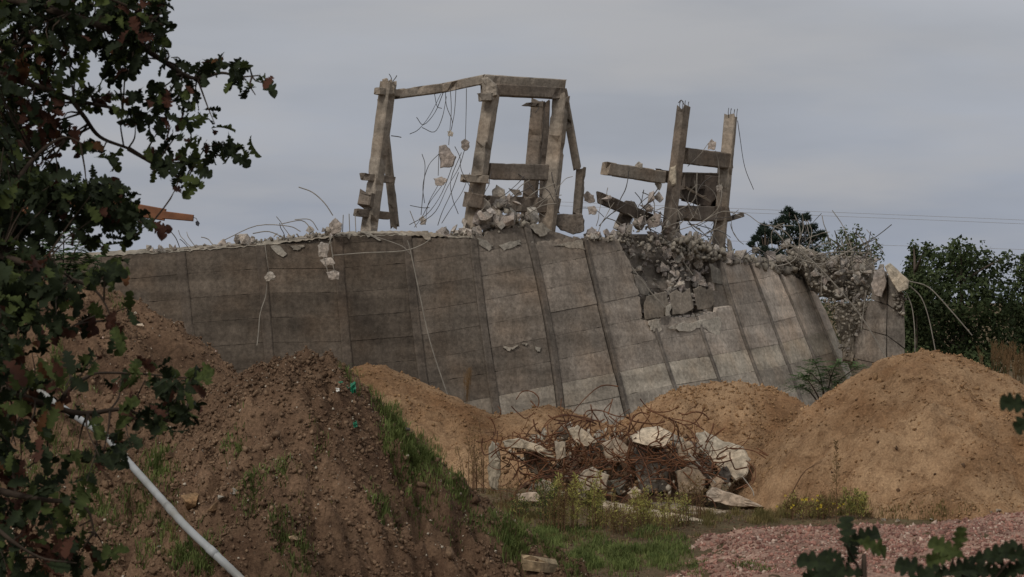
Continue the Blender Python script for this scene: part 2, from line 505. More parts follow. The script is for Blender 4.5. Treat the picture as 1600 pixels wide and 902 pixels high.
def octa_scatter(name, P, S, mat, parent=None, aniso=(0.6, 1.3), rough=0.25, kind='stuff', base='octa', seed=1):
    """many small stones in one mesh"""
    rng = np.random.default_rng(seed)
    if base == 'shard':
        bm = bmesh.new()
        for v in ((1, .1, .2), (-.9, .3, -.1), (.2, 1, -.2), (-.3, -.9, .3), (.1, -.2, 1), (.3, .1, -.8), (.8, .7, .5), (-.7, -.5, -.6), (-.6, .6, .7)):
            bm.verts.new(v)
        bmesh.ops.convex_hull(bm, input=bm.verts)
        bmesh.ops.triangulate(bm, faces=bm.faces)
        bm.verts.index_update()
        bv = np.array([v.co[:] for v in bm.verts]); bf = np.array([[v.index for v in f.verts] for f in bm.faces]); bm.free()
    elif base == 'octa':
        bv = np.array([(1, 0, 0), (-1, 0, 0), (0, 1, 0), (0, -1, 0), (0, 0, 1), (0, 0, -1)], float)
        bf = np.array([(0, 2, 4), (2, 1, 4), (1, 3, 4), (3, 0, 4), (2, 0, 5), (1, 2, 5), (3, 1, 5), (0, 3, 5)])
    else:
        bm = bmesh.new(); bmesh.ops.create_icosphere(bm, subdivisions=1, radius=1.0)
        bm.verts.ensure_lookup_table()
        bv = np.array([v.co[:] for v in bm.verts]); bf = np.array([[v.index for v in f.verts] for f in bm.faces]); bm.free()
    n = len(P); k = len(bv)
    V = np.repeat(bv[None], n, 0) * (1 + rough * rng.normal(size=(n, k, 1)))
    V *= rng.uniform(aniso[0], aniso[1], size=(n, 1, 3))
    if base == 'octa':
        V *= rng.uniform(.6, 1.2, size=(n, k, 1))
    q = rng.normal(size=(n, 4)); q /= np.linalg.norm(q, axis=1, keepdims=True)
    w, x, y, z = q.T
    Rm = np.stack([1 - 2 * (y * y + z * z), 2 * (x * y - z * w), 2 * (x * z + y * w), 2 * (x * y + z * w), 1 - 2 * (x * x + z * z), 2 * (y * z - x * w), 2 * (x * z - y * w), 2 * (y * z + x * w), 1 - 2 * (x * x + y * y)], -1).reshape(n, 3, 3)
    V = np.einsum('nij,nkj->nki', Rm, V) * np.asarray(S)[:, None, None] + np.asarray(P)[:, None, :]
    Fc = (bf[None] + (np.arange(n) * k)[:, None, None]).reshape(-1, 3)
    mats = mat if isinstance(mat, list) else [mat]
    mi = np.repeat(rng.integers(0, len(mats), n), len(bf))
    return obj(name, mesh(name, V.reshape(-1, 3), Fc, mats, False, mi), parent, kind=kind)

MOUND_OBJ = {}
def build_mound(key, name, label, x0, x1, y0, y1, step, mat):
    m = MOUNDS[key]
    X, Y = np.meshgrid(np.arange(x0, x1, step), np.arange(y0, y1, step), indexing='ij')
    Z = m.h(X, Y)
    keep = Z > ground_z(X, Y) - 0.12
    o = obj(name, grid_mesh(name, X, Y, Z, keep, mat))
    tag(o, label, 'mound')
    MOUND_OBJ[key] = o
    return o

build_mound('left', 'earth_mound', 'rough brown earth mound at left, rising behind the oak leaves against the wall', -20.0, -1.0, 44.0, 64.0, 0.10, M['soil'])
build_mound('front', 'earth_mound', 'brown earth mound in the centre foreground with grass down its right flank', -15.0, 3.5, 41.0, 57.0, 0.065, M['soil'])
build_mound('sand_mid', 'sand_mound', 'sandy ochre mound just behind the brown earth mound, below the wall', -8.0, 6.0, 72.0, 88.0, 0.11, M['sand'])
build_mound('sand_back', 'sand_mound', 'low sandy mound behind the rebar rubble pile, at the foot of the wall', 0.0, 13.0, 79.0, 94.0, 0.11, M['sand'])
build_mound('sand_right', 'sand_mound', 'big rounded ochre sand mound on the right behind the red gravel', 3.0, 19.0, 62.0, 84.0, 0.10, M['sand'])

def on_mound(key, n, x0, x1, y0, y1, seed):
    rng = np.random.default_rng(seed)
    x = rng.uniform(x0, x1, n); y = rng.uniform(y0, y1, n)
    z = MOUNDS[key].h(x, y)
    k = z > terrain(x, y) - 0.02
    return np.stack([x[k], y[k], z[k]], -1)

def clods(key, n, box, smin, smax, mat, seed, sink=0.2, base='octa', power=3.0, name='clods'):
    P = on_mound(key, n, *box, seed)
    rng = np.random.default_rng(seed + 1)
    # clods gather in patches
    pk = fbm(P[:, 0] * 0.8, P[:, 1] * 0.8, seed, 3)
    keep = rng.uniform(-1.2, 0.9, len(P)) < pk
    P = P[keep]
    S = smin + (smax - smin) * rng.uniform(0, 1, len(P)) ** power
    P[:, 2] += S * (0.4 - sink)
    return octa_scatter(name, P, S, mat, MOUND_OBJ[key], base=base, seed=seed)

clods('front', 90000, (-8.5, 2.2, 42.5, 50.0), 0.009, 0.056, [M['soil_clod']] * 5 + [M['soil']] * 2, 101)
clods('front', 800, (-8.5, 2.2, 42.5, 50.0), 0.03, 0.10, [M['soil_clod'], M['soil']], 102, 0.35, 'shard', 2.0)
clods('front', 7000, (-8.5, 2.2, 42.5, 50.0), 0.008, 0.034, [M['pebble']], 103, name='pebbles')
clods('left', 60000, (-14.0, -3.5, 46.0, 57.0), 0.010, 0.056, [M['soil_clod']] * 5 + [M['soil']] * 2, 111)
clods('left', 700, (-14.0, -3.5, 46.0, 57.0), 0.04, 0.13, [M['soil_clod'], M['soil']], 112, 0.35, 'shard', 2.0)
clods('left', 5500, (-14.0, -3.5, 46.0, 57.0), 0.008, 0.032, [M['pebble'], M['brick2']], 113, name='pebbles')
clods('sand_mid', 12000, (-6.5, 4.5, 74.0, 81.0), 0.010, 0.06, [M['sand_clod']], 121)
clods('sand_back', 11000, (1.5, 10.0, 81.0, 87.0), 0.012, 0.075, [M['sand_clod']], 131)
clods('sand_right', 26000, (5.0, 15.5, 64.5, 74.0), 0.008, 0.050, [M['sand_clod']], 141)
clods('sand_right', 420, (5.0, 15.5, 64.5, 74.0), 0.03, 0.09, [M['sand_clod']], 142, 0.3, 'shard', 2.0)

# gravel stones
rng = np.random.default_rng(5)
n = 60000
x = rng.uniform(2.4, 14.0, n); y = rng.uniform(50.5, 68.5, n)
k = (gravel_in(x, y) > rng.uniform(0.0, 0.35, n)) & (x < 0.185 * y)
x, y = x[k], y[k]
s = 0.012 + 0.056 * rng.uniform(0, 1, len(x)) ** 3.5
octa_scatter('gravel_stones', np.stack([x, y, ground_z(x, y) + s * 0.25], -1), s, [M['brick1'], M['brick1'], M['brick1'], M['brick2'], M['brick3'], M['brick3'], M['gravel'], M['gravel']], seed=6).update_tag()
g = bpy.data.objects['gravel_stones']
tag(g, 'loose red brick gravel spread over the path', 'gravel')
# crumbs of soil over the flat ground
n = 16000
x = rng.uniform(-3.5, 9.0, n); y = rng.uniform(50.0, 76.0, n)
k = (terrain(x, y) < ground_z(x, y) + 0.01) & (gravel_in(x, y) < 0.2)
x, y = x[k], y[k]; s = 0.01 + 0.05 * rng.uniform(0, 1, len(x)) ** 3
o = octa_scatter('soil_crumbs', np.stack([x, y, ground_z(x, y)], -1), s, [M['soil_clod'], M['soil']], seed=9)
tag(o, 'loose crumbs of brown soil on the flat ground', 'soil')

# ------------------------------------------------------------------ the round battered concrete wall
RIBS = {  # rib number: three photo points down the rib (top, middle, low)
 -1: ((25, 403), (31, 500), (40, 600)), 0: ((150, 398), (158, 480), (168, 575)), 1: ((281, 391), (288, 455), (301, 572)),
 2: ((407, 381), (414, 475), (422, 574)), 3: ((527, 367), (534, 465), (543, 568)), 4: ((635, 365), (646, 475), (660, 586)),
 5: ((738, 370), (755, 505), (776, 648)), 6: ((820, 345), (848, 460), (875, 632)), 7: ((913, 370), (946, 508), (979, 637)),
 8: ((982, 372), (1016, 490), (1064, 634)), 9: ((1058, 390), (1088, 493), (1140, 637)), 10: ((1124, 405), (1150, 493), (1194, 612)),
 11: ((1169, 406), (1203, 496), (1246, 612)), 12: ((1214, 421), (1248, 500), (1292, 612)), 13: ((1254, 432), (1281, 500), (1326, 605)),
 14: ((1279, 458), (1298, 500), (1338, 600))}
BAND = {-1: 682, 0: 671, 1: 659, 2: 650, 3: 648, 4: 638, 5: 620, 6: 600, 7: 582, 8: 566, 9: 556, 10: 546, 11: 537, 12: 526, 13: 518, 14: 511}
YF, RAD = 100.0, 23.0
def theta(i):
    return 0.035 + 0.12 * (i - 1)

def rib_x(i, y):
    (x0, y0), (x1, y1), (x2, y2) = RIBS[i]
    return x0 * (y - y1) * (y - y2) / ((y0 - y1) * (y0 - y2)) + x1 * (y - y0) * (y - y2) / ((y1 - y0) * (y1 - y2)) + x2 * (y - y0) * (y - y1) / ((y2 - y0) * (y2 - y1))

def rib_point(i, y, off=0.0):
    th = theta(i)
    Y = YF + RAD * (1 - math.cos(th)) + 2.2 * (650 - y) / 290.0 * max(math.cos(th), 0.15)
    p = at(rib_x(i, y), y, Y)
    if off:
        p = p + Vector((-math.sin(th), math.cos(th), 0.25)) * off    # inward
    return p

def wall_point(u, y0, y1, off=0.0):
    """u = bay + fraction; y0, y1 rows on the left and right rib"""
    i = int(math.floor(u)); f = u - i
    if i >= 14:
        i, f = 13, 1.0
    return rib_point(i, y0, off).lerp(rib_point(i + 1, y1, off), f)

def row_y(i, k):
    return BAND[i] - 38.5 * k * (YF / (YF + RAD * (1 - math.cos(theta(i)))))

HOLE = [(950, 360), (968, 378), (985, 408), (992, 440), (1000, 462), (1004, 498), (1018, 502), (1050, 496), (1090, 494), (1118, 488), (1122, 455), (1112, 415), (1098, 384), (1090, 360)]
def inside(px, py, poly):
    c = False
    for (x0, y0), (x1, y1) in zip(poly, poly[1:] + poly[:1]):
        if (y0 > py) != (y1 > py) and px < (x1 - x0) * (py - y0) / (y1 - y0) + x0:
            c = not c
    return c

wall = thing('concrete_wall', 'long curved weathered concrete panel wall with its top broken off', 'wall', (0, 100, 0))

# core behind the panels
cv, cf = [], []
NS = 5
cols = [(i, s / NS) for i in range(-1, 14) for s in range(NS)] + [(13, 1.0)]
rows = 26
for (i, f) in cols:
    for r in range(rows + 1):
        t = r / rows
        yl = RIBS[i][0][1] + 5; yr = RIBS[i + 1][0][1] + 5
        ya = 730 + (yl - 730) * t; yb = 730 + (yr - 730) * t
        jit = (random.uniform(-2, 5) if i > 4 else random.uniform(-3.5, -2)) if r == rows else 0
        cv.append(wall_point(i + min(f, 0.9999), ya + jit, yb + jit, 0.13))
for c in range(len(cols) - 1):
    for r in range(rows):
        i, f = cols[c]
        t = (r + 0.5) / rows
        ff = f + 0.5 / NS
        y = 730 + ((RIBS[i][0][1] + 5) * (1 - ff) + (RIBS[i + 1][0][1] + 5) * ff - 730) * t
        px = rib_x(i, y) * (1 - ff) + rib_x(i + 1, y) * ff
        if inside(px, y, HOLE):
            continue
        a = c * (rows + 1) + r
        cf.append((a, a + rows + 1, a + rows + 2, a + 1))
core = put(obj('core', mesh('core', cv, cf, [M['core']]), color=(0.17, 0.145, 0.12)), wall)
sm = core.modifiers.new('thickness', 'SOLIDIFY'); sm.thickness = 0.38; sm.offset = -1.0

def edge_pts(a, b, n, jit, rnd):
    out = []
    for k in range(n):
        t = k / n
        x = a[0] + (b[0] - a[0]) * t; y = a[1] + (b[1] - a[1]) * t
        j = jit if k else jit * 0.3
        out.append((x + rnd.uniform(-j, j) * .2, y + rnd.uniform(-j, j)))
    return out

# panels: local coordinates (u in bay, y row) -> wall
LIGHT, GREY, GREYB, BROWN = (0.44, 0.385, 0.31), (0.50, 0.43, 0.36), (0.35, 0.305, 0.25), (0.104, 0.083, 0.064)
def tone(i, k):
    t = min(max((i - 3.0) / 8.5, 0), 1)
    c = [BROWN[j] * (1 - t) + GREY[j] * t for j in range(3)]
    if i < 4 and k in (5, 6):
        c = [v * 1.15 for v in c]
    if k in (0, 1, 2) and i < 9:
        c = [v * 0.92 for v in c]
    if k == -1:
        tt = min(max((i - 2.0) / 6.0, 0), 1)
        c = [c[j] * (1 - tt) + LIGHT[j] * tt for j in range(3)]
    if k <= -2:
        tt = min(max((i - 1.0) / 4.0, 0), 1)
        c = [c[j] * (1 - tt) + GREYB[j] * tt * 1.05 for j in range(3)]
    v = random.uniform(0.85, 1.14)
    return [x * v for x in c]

prnd = random.Random(31)
for i in range(-1, 14):
    wpx = 6.5 / (RIBS[i + 1][1][0] - RIBS[i][1][0]) if i < 7 else 2.6 / (RIBS[i + 1][1][0] - RIBS[i][1][0])
    for k in range(-3, 9):
        yb0, yb1 = row_y(i, k) - 0.22, row_y(i + 1, k) - 0.22
        yt0, yt1 = row_y(i, k + 1) + 0.22, row_y(i + 1, k + 1) + 0.22
        top0, top1 = RIBS[i][0][1], RIBS[i + 1][0][1]
        clipped = yt0 < top0 or yt1 < top1
        yt0, yt1 = max(yt0, top0), max(yt1, top1)
        if yb0 - yt0 < 6 or yb1 - yt1 < 6:
            continue
        xm = 0.5 * (rib_x(i, yt0) + rib_x(i + 1, yt1)); ym = 0.25 * (yb0 + yb1 + yt0 + yt1)
        xm = 0.5 * (rib_x(i, ym) + rib_x(i + 1, ym))
        if inside(xm, ym, HOLE):
            continue
        u0, u1 = wpx, 1 - wpx
        P = []
        nb = 14
        for q in range(nb):
            f = u0 + (u1 - u0) * q / nb; P.append((f, 'b', (prnd.uniform(-.2, .2) if prnd.random() < .9 else prnd.uniform(-1.0, 0))))
        for q in range(4):
            P.append((u1, 1 - q / 4, 0))
        ntop = 18 if clipped else 14
        for q in range(ntop):
            f = u1 + (u0 - u1) * q / ntop
            P.append((f, 't', prnd.uniform(-1.5, 7.0 if i > 4 else 2.0) if clipped and prnd.random() < .75 else (prnd.uniform(-.2, .2) if prnd.random() < .9 else prnd.uniform(0, 1.1))))
        for q in range(4):
            P.append((u0, q / 4, 0))
        out = prnd.uniform(0.0, 0.035)
        Vf, Vb = [], []
        ok = True
        for f, e, j in P:
            if e == 'b':
                y0, y1 = yb0 + j, yb1 + j
            elif e == 't':
                y0, y1 = yt0 + j, yt1 + j
            else:
                y0, y1 = yb0 * e + yt0 * (1 - e), yb1 * e + yt1 * (1 - e)
            # cut back where the hole bites into the panel
            yy = y0 * (1 - f) + y1 * f
            xx = rib_x(i, yy) * (1 - f) + rib_x(i + 1, yy) * f
            if inside(xx, yy, HOLE):
                bx, by = xx, yy
                for st in range(14):
                    bx += (xm - bx) * 0.09; by += (ym - by) * 0.09
                    if not inside(bx, by, HOLE):
                        break
                f = f + (0.5 - f) * (1 - abs(bx - xm) / max(abs(xx - xm), 1e-6)) if abs(xx - xm) > 1 else f
                dy = by - yy; y0 += dy; y1 += dy
                y0 += prnd.uniform(-1.5, 1.5)
            Vf.append(wall_point(i + f, y0, y1, -out)); Vb.append(wall_point(i + f, y0, y1, 0.12))
        n = len(Vf)
        faces = [tuple(range(n))] + [(q, q + n, (q + 1) % n + n, (q + 1) % n) for q in range(n)]
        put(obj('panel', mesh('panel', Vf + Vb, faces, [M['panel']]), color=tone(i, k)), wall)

# ribs
for i in range(-1, 14):
    th = theta(i)
    hw = 0.145 * max(math.cos(th), 0.0) + 0.03
    if i >= 7:
        hw = 0.075 * math.cos(th) + 0.035
    top = RIBS[i][0][1] + (3 if i not in (8, 9) else 0)
    if i == 8:
        top = 512
    if i == 9:
        top = 500
    V, Fc = [], []
    ns = 16
    for s in range(ns + 1):
        y = 735 + (top - 735) * s / ns
        c = rib_point(i, y)
        dx = Vector((math.cos(th), math.sin(th), 0)); inn = Vector((-math.sin(th), math.cos(th), 0.25))
        w = hw * prnd.uniform(0.92, 1.08)
        for (sx, sy) in ((-1, 0.12), (-1, -0.055), (-.75, -0.085), (.75, -0.085), (1, -0.055), (1, 0.12)):
            V.append(c + dx * (w * sx + prnd.uniform(-.008, .008)) + inn * (sy + prnd.uniform(-.008, .008)))
    for s in range(ns):
        for q in range(5):
            a = s * 6 + q
            Fc.append((a, a + 1, a + 7, a + 6))
    Fc.append(tuple(range(ns * 6, ns * 6 + 6)))
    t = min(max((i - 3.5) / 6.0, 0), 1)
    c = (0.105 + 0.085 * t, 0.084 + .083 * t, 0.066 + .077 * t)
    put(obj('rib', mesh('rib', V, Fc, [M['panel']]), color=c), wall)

# pale freshly broken arris along the left wall top
for i in range(-1, 5):
    V, Fc = [], []
    for q in range(25):
        f = min(q / 24, .9999)
        j = prnd.uniform(0.2, 2.2); y0 = RIBS[i][0][1] + j; y1 = RIBS[i + 1][0][1] + j
        h = prnd.uniform(0.2, 1.6)
        V += [wall_point(i + f, y0 + h, y1 + h, -0.05), wall_point(i + f, y0, y1, -0.04), wall_point(i + f, y0 - .5, y1 - .5, 0.5)]
    for q in range(24):
        Fc += [(q * 3, q * 3 + 3, q * 3 + 4, q * 3 + 1), (q * 3 + 1, q * 3 + 4, q * 3 + 5, q * 3 + 2)]
    put(obj('broken_edge', mesh('broken_edge', V, Fc, [M['panel']]), color=(0.29, 0.255, 0.205)), wall)

# ------------------------------------------------------------------ generic broken solids
def block(poly, Y, thick, tilt=0.0, shrink=0.94, bevel=0.05, jit=1.2, sub=3, yaw=0.0, seed=0, smat='chunk'):
    """irregular slab: an outline seen in the photo at distance Y, given thickness, chipped edges and a rounded front"""
    rnd = random.Random(seed * 13 + 5)
    pts = []
    for a, b in zip(poly, poly[1:] + poly[:1]):
        for k in range(sub):
            t = k / sub
            j = jit if k else jit * .4
            pts.append((a[0] + (b[0] - a[0]) * t + rnd.uniform(-j, j), a[1] + (b[1] - a[1]) * t + rnd.uniform(-j, j)))
    cx = sum(p[0] for p in pts) / len(pts); cy = sum(p[1] for p in pts) / len(pts)
    def ring(s, dy, jj):
        out = []
        for p in pts:
            px, py = cx + (p[0] - cx) * s, cy + (p[1] - cy) * s
            YY = Y + dy + tilt * (cy - py) / F * Y + yaw * (px - cx) / F * Y + rnd.uniform(-jj, jj)
            out.append(at(px, py, YY))
        return out
    rings = [ring(shrink * .55, -bevel * 1.05, bevel * .25), ring(shrink, -bevel, bevel * .3), ring(1.0, 0.0, bevel * .2), ring(0.97, thick * .7, bevel * .2), ring(0.86, thick, bevel * .2)]
    n = len(pts)
    V = [v for r in rings for v in r]
    Fc = [tuple(range(n))]
    for r in range(4):
        for q in range(n):
            Fc.append((r * n + q, (r + 1) * n + q, (r + 1) * n + (q + 1) % n, r * n + (q + 1) % n))
    Fc.append(tuple(reversed(range(4 * n, 5 * n))))
    return mesh('block', V, Fc, [M[smat]])

def chunk_mesh(seed, flat=1.0):
    rnd = random.Random(seed)
    bm = bmesh.new()
    sx, sy, sz = rnd.uniform(.75, 1.15), rnd.uniform(.6, 1.0), rnd.uniform(.5, .95) * flat
    for k in range(rnd.randint(8, 13)):
        d = Vector((rnd.gauss(0, 1), rnd.gauss(0, 1), rnd.gauss(0, 1))).normalized()
        m = max(abs(d.x), abs(d.y), abs(d.z))
        d = d * (0.55 + 0.45 / m * .62) * rnd.uniform(.82, 1.08)
        bm.verts.new((d.x * sx, d.y * sy, d.z * sz))
    r = bmesh.ops.convex_hull(bm, input=bm.verts)
    bmesh.ops.delete(bm, geom=[v for v in bm.verts if not v.link_faces], context='VERTS')
    bmesh.ops.dissolve_limit(bm, angle_limit=R(14), verts=bm.verts, edges=bm.edges)
    bmesh.ops.bevel(bm, geom=list(bm.edges), offset=0.022, segments=1, affect='EDGES')
    bmesh.ops.triangulate(bm, faces=bm.faces)
    bmesh.ops.subdivide_edges(bm, edges=[e for e in bm.edges if e.calc_length() > .5], cuts=1)
    for v in bm.verts:
        v.co += Vector(mnoise.noise_vector(v.co * 2.6 + Vector((seed, 0, 0)))) * 0.06
    bmesh.ops.triangulate(bm, faces=bm.faces)
    me = bpy.data.meshes.new('chunk')
    bm.to_mesh(me); bm.free()
    me.materials.append(M['chunk'])
    return me
CHUNKS = [chunk_mesh(s) for s in range(14)]
FLATS = [chunk_mesh(100 + s, 0.45) for s in range(6)]

def rcol(lo=0.24, hi=0.46, warm=0.82):
    v = random.uniform(lo, hi)
    return (v * 1.03, v * (0.93 + random.uniform(-.03, .02)), v * warm)

def place_chunk(px, py, Y, rpx, flat=False, col=None, name='concrete_chunk', rot=None, sq=None):
    me = random.choice(FLATS if flat else CHUNKS)
    o = obj(name, me, color=col or rcol())
    o.location = at(px, py, Y)
    r = rpx / F * Y
    o.scale = (r * random.uniform(.85, 1.25), r * random.uniform(.8, 1.2), r * random.uniform(.75, 1.1)) if sq is None else (r * sq[0], r * sq[1], r * sq[2])
    o.rotation_euler = rot or (random.uniform(0, 6.3), random.uniform(0, 6.3), random.uniform(0, 6.3))
    return o

def top_y(px):
    ks = sorted(RIBS)
    for a, b in zip(ks, ks[1:]):
        (xa, ya), (xb, yb) = RIBS[a][0], RIBS[b][0]
        if xa <= px <= xb:
            f = (px - xa) / (xb - xa)
            th = theta(a + f)
            return ya + (yb - ya) * f, YF + RAD * (1 - math.cos(th)) + 2.2 * (650 - ya) / 290.0 * max(math.cos(th), .15)
    return 470, YF + 19

def fy(px):
    """distance of a thing standing just behind the wall top at photo column px"""
    _, Y = top_y(px)
    th = math.acos(max(-1, min(1, 1 - (Y - 1.6 - YF) / RAD)))
    return Y + 0.5 / max(math.cos(th), .3) + 0.35

# ------------------------------------------------------------------ rubble lying on the wall
def label_zone(objs, where, group):
    """shared label for a heap; its stand-outs get labels of their own"""
    size = lambda o: o.scale[0] * o.scale[1] * o.scale[2]
    N = len(objs)
    rank = lambda key: {o: i / max(N - 1, 1) for i, o in enumerate(sorted(objs, key=key))}
    rs, rt = rank(size), rank(lambda o: o.color[0])
    xs = [o.location.x / o.location.y for o in objs]; x0, x1 = min(xs), max(xs)
    zs = rank(lambda o: o.location.z)
    for o in objs:
        u = (o.location.x / o.location.y - x0) / (x1 - x0)
        words = [('small', 'medium', 'large')[min(int(rs[o] * 3), 2)], ('dark', 'grey', 'pale')[min(int(rt[o] * 3), 2)], 'concrete chunk', 'low' if zs[o] < .5 else 'high',
                 ('at left end', 'left of centre', 'near centre', 'right of centre', 'at right end')[min(int(u * 5), 4)], where]
        tag(o, ' '.join(words), 'rubble', group)
    left = list(objs)
    def pick(key, words):
        o = max(left, key=key); left.remove(o)
        o['label'] = words + ' ' + where
    pick(size, 'largest concrete chunk')
    pick(lambda o: -o.location.x / o.location.y, 'leftmost concrete chunk')
    pick(lambda o: o.location.x / o.location.y, 'rightmost concrete chunk')
    pick(lambda o: o.location.z, 'topmost concrete chunk')

def crumbs(P, S, label, seed):
    o = octa_scatter('rubble_crumbs', np.array(P), np.array(S), [M['crumb'], M['crumb'], M['crumb2']], aniso=(0.45, 1.45), rough=0.12, base='shard', seed=seed)
    tag(o, label, 'rubble')

def heap(where, group, n, xr, hfun, rmin, rmax, dy=(0.1, 0.6), lo=0.22, hi=0.44, power=1.4, low=6, ncrumb=200, cmax=3.8, cpow=1.6, extra=()):
    objs = []
    for (px, py, r) in extra:
        objs.append(place_chunk(px, py, fy(px) - .4, r, random.random() < .3, rcol(.28, .46)))
    for _ in range(n):
        px = random.uniform(*xr)
        ty, Y = top_y(px)
        h = hfun(px)
        f = random.random() ** 1.3
        r = rmin + (rmax - rmin) * random.random() ** power
        py = ty - h * f + low - r * .4
        objs.append(place_chunk(px, py, Y + random.uniform(*dy), r, random.random() < .25, rcol(lo, hi)))
    label_zone(objs, where, group)
    P, S = [], []
    for _ in range(ncrumb):
        px = random.uniform(*xr); ty, Y = top_y(px)
        r = 1.2 + (cmax - 1.2) * random.random() ** 1.5
        P.append(at(px, ty - hfun(px) * .8 * random.random() ** cpow + 6, Y + random.uniform(*dy))[:]); S.append(r / F * Y)
    crumbs(P, S, 'small crumbs and stones among the chunks ' + where, len(where))

M['crumb'] = plain('concrete_crumbs', (0.30, 0.265, 0.215), 0.95, 0.4, 3.0)
M['crumb2'] = plain('dark_crumbs', (0.19, 0.165, 0.135), 0.95, 0.4, 3.0)
heap('of the rubble on the left wall top', 'rubble on the left wall top', 38, (228, 535), lambda x: 4 + 16 * max(0, math.sin((x - 340) / 195 * math.pi)) if x > 340 else 7, 5, 13, low=4, ncrumb=260)
heap('of the rubble under the middle portal', 'rubble under the middle frame', 46, (690, 835), lambda x: 8 + 52 * math.exp(-((x - 772) / 36) ** 2), 8, 20, (0.0, 1.3), .26, .5, ncrumb=300, cpow=2.4, cmax=6.0, extra=((746, 338, 19), (776, 346, 18), (802, 334, 17), (818, 348, 15), (758, 354, 16), (790, 355, 17), (726, 350, 13), (782, 318, 15), (808, 318, 12)))
heap('of the rubble between the two frames', 'rubble between the frames', 44, (915, 1062), lambda x: 8 + 72 * math.exp(-((x - 1018) / 34) ** 2), 6, 17, (-.2, 1.2), .24, .48, ncrumb=260, extra=((1030, 308, 15), (1002, 348, 16), (1028, 352, 17), (974, 358, 14), (1045, 372, 16), (1014, 326, 13), (948, 308, 11), (962, 352, 11), (990, 372, 14), (1030, 290, 10)))
heap('of the rubble crest right of frames', 'rubble on the right wall top', 62, (1050, 1275), lambda x: 12 + 26 * math.exp(-((x - 1085) / 40) ** 2) + 26 * math.exp(-((x - 1235) / 28) ** 2), 6, 19, (-.2, 1.0), .26, .5, low=11, ncrumb=1100, cmax=8.0, cpow=1.2, extra=((1108, 380, 16), (1090, 395, 17), (1140, 384, 15), (1066, 392, 15), (1252, 392, 19), (1228, 386, 15), (1270, 402, 15), (1180, 390, 13), (1205, 398, 14)))

# torn mass of concrete carrying the crest and the right end
def mass(poly, Y, thick, col, seed, yaw=0.0):
    put(obj('torn_core', block(poly, Y, thick, 0, .9, .25, 3.0, 4, yaw, seed), color=col), wall)
#mass([(1040, 372), (1100, 362), (1150, 374), (1200, 380), (1240, 378), (1262, 400), (1262, 440), (1205, 428), (1160, 412), (1110, 410), (1060, 398)], fy(1140) + .2, 0.7, (.24, .21, .17), 81, 1.6)
mass([(1228, 392), (1262, 388), (1290, 404), (1325, 400), (1362, 404), (1368, 430), (1360, 462), (1330, 470), (1305, 470), (1284, 462), (1258, 438)], 120.6, 0.9, (.23, .20, .16), 82)
mass([(1306, 478), (1340, 470), (1362, 470), (1346, 500), (1338, 540), (1332, 570), (1316, 566), (1310, 520)], 120.0, 0.8, (.28, .245, .20), 83)

# rubble tumbling down at the broken right end of the wall
END = [(1225, 390), (1255, 384), (1285, 398), (1330, 396), (1368, 400), (1372, 440), (1356, 476), (1345, 500), (1335, 540), (1330, 560), (1312, 548), (1304, 500), (1288, 470), (1262, 440)]
objs = []
while len(objs) < 58:
    px, py = random.uniform(1210, 1372), random.uniform(384, 562)
    if not inside(px, py, END):
        continue
    r = random.uniform(5, 15) if py < 465 else random.uniform(4, 8)
    objs.append(place_chunk(px, py, (119.9 if py < 465 else 119.4) + random.uniform(-.4, .6), r, random.random() < .25, rcol(0.24, 0.46)))
label_zone(objs, 'of the torn wall end rubble', 'rubble at the right end')
P, S = [], []
while len(P) < 420:
    px, py = random.uniform(1210, 1372), random.uniform(384, 562)
    if inside(px, py, END):
        P.append(at(px, py, (119.9 if py < 465 else 119.4) + random.uniform(-.6, .4))[:]); S.append(random.uniform(1.2, 4.0) / F * 120)
crumbs(P, S, 'small crumbs and stones in the spill at the torn right wall end', 77)

# packed stones and torn edge inside the hole
def hole_surface(px, py):
    th = theta(8.6)
    Y = YF + RAD * (1 - math.cos(theta(7.2 + (px - 925) / 70.0))) + 2.2 * (650 - py) / 290 * .6
    fill = min(max((px - 1030) / 14, 0), 1) * min(max((py - 384) / 12, 0), 1) * 0.42
    return Y + 0.55 - fill + 0.25 * float(vnoise(np.array([px * .06]), np.array([py * .06]), 5)[0])
hx = np.arange(945, 1135, 6.0); hy = np.arange(366, 520, 6.0)
HV, HF = [], []
for a in hx:
    for b in hy:
        HV.append(at(a, b, hole_surface(a, b) + 0.12))
nh = len(hy)
for a in range(len(hx) - 1):
    for b in range(nh - 1):
        py = hy[b]
        if py < 392 and hx[a] > 1040 + random.uniform(-8, 8):
            continue
        HF.append((a * nh + b, a * nh + b + 1, (a + 1) * nh + b + 1, (a + 1) * nh + b))
put(obj('rubble_core', mesh('rubble_core', HV, HF, [M['core']]), color=(0.17, 0.148, 0.125)), wall)
cnt = 0
while cnt < 290:
    px, py = random.uniform(950, 1122), random.uniform(366, 505)
    if cnt > 205:
        px, py = random.uniform(1036, 1118), random.uniform(384, 456)
    if not inside(px, py, HOLE):
        continue
    cnt += 1
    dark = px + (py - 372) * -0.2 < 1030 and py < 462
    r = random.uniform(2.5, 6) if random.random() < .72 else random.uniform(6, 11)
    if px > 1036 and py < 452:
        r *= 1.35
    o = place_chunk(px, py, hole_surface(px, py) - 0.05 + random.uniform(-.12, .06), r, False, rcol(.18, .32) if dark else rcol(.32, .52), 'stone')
    put_loc = o.location.copy(); o.parent = wall; o.matrix_parent_inverse = Matrix.Translation(wall.location).inverted()

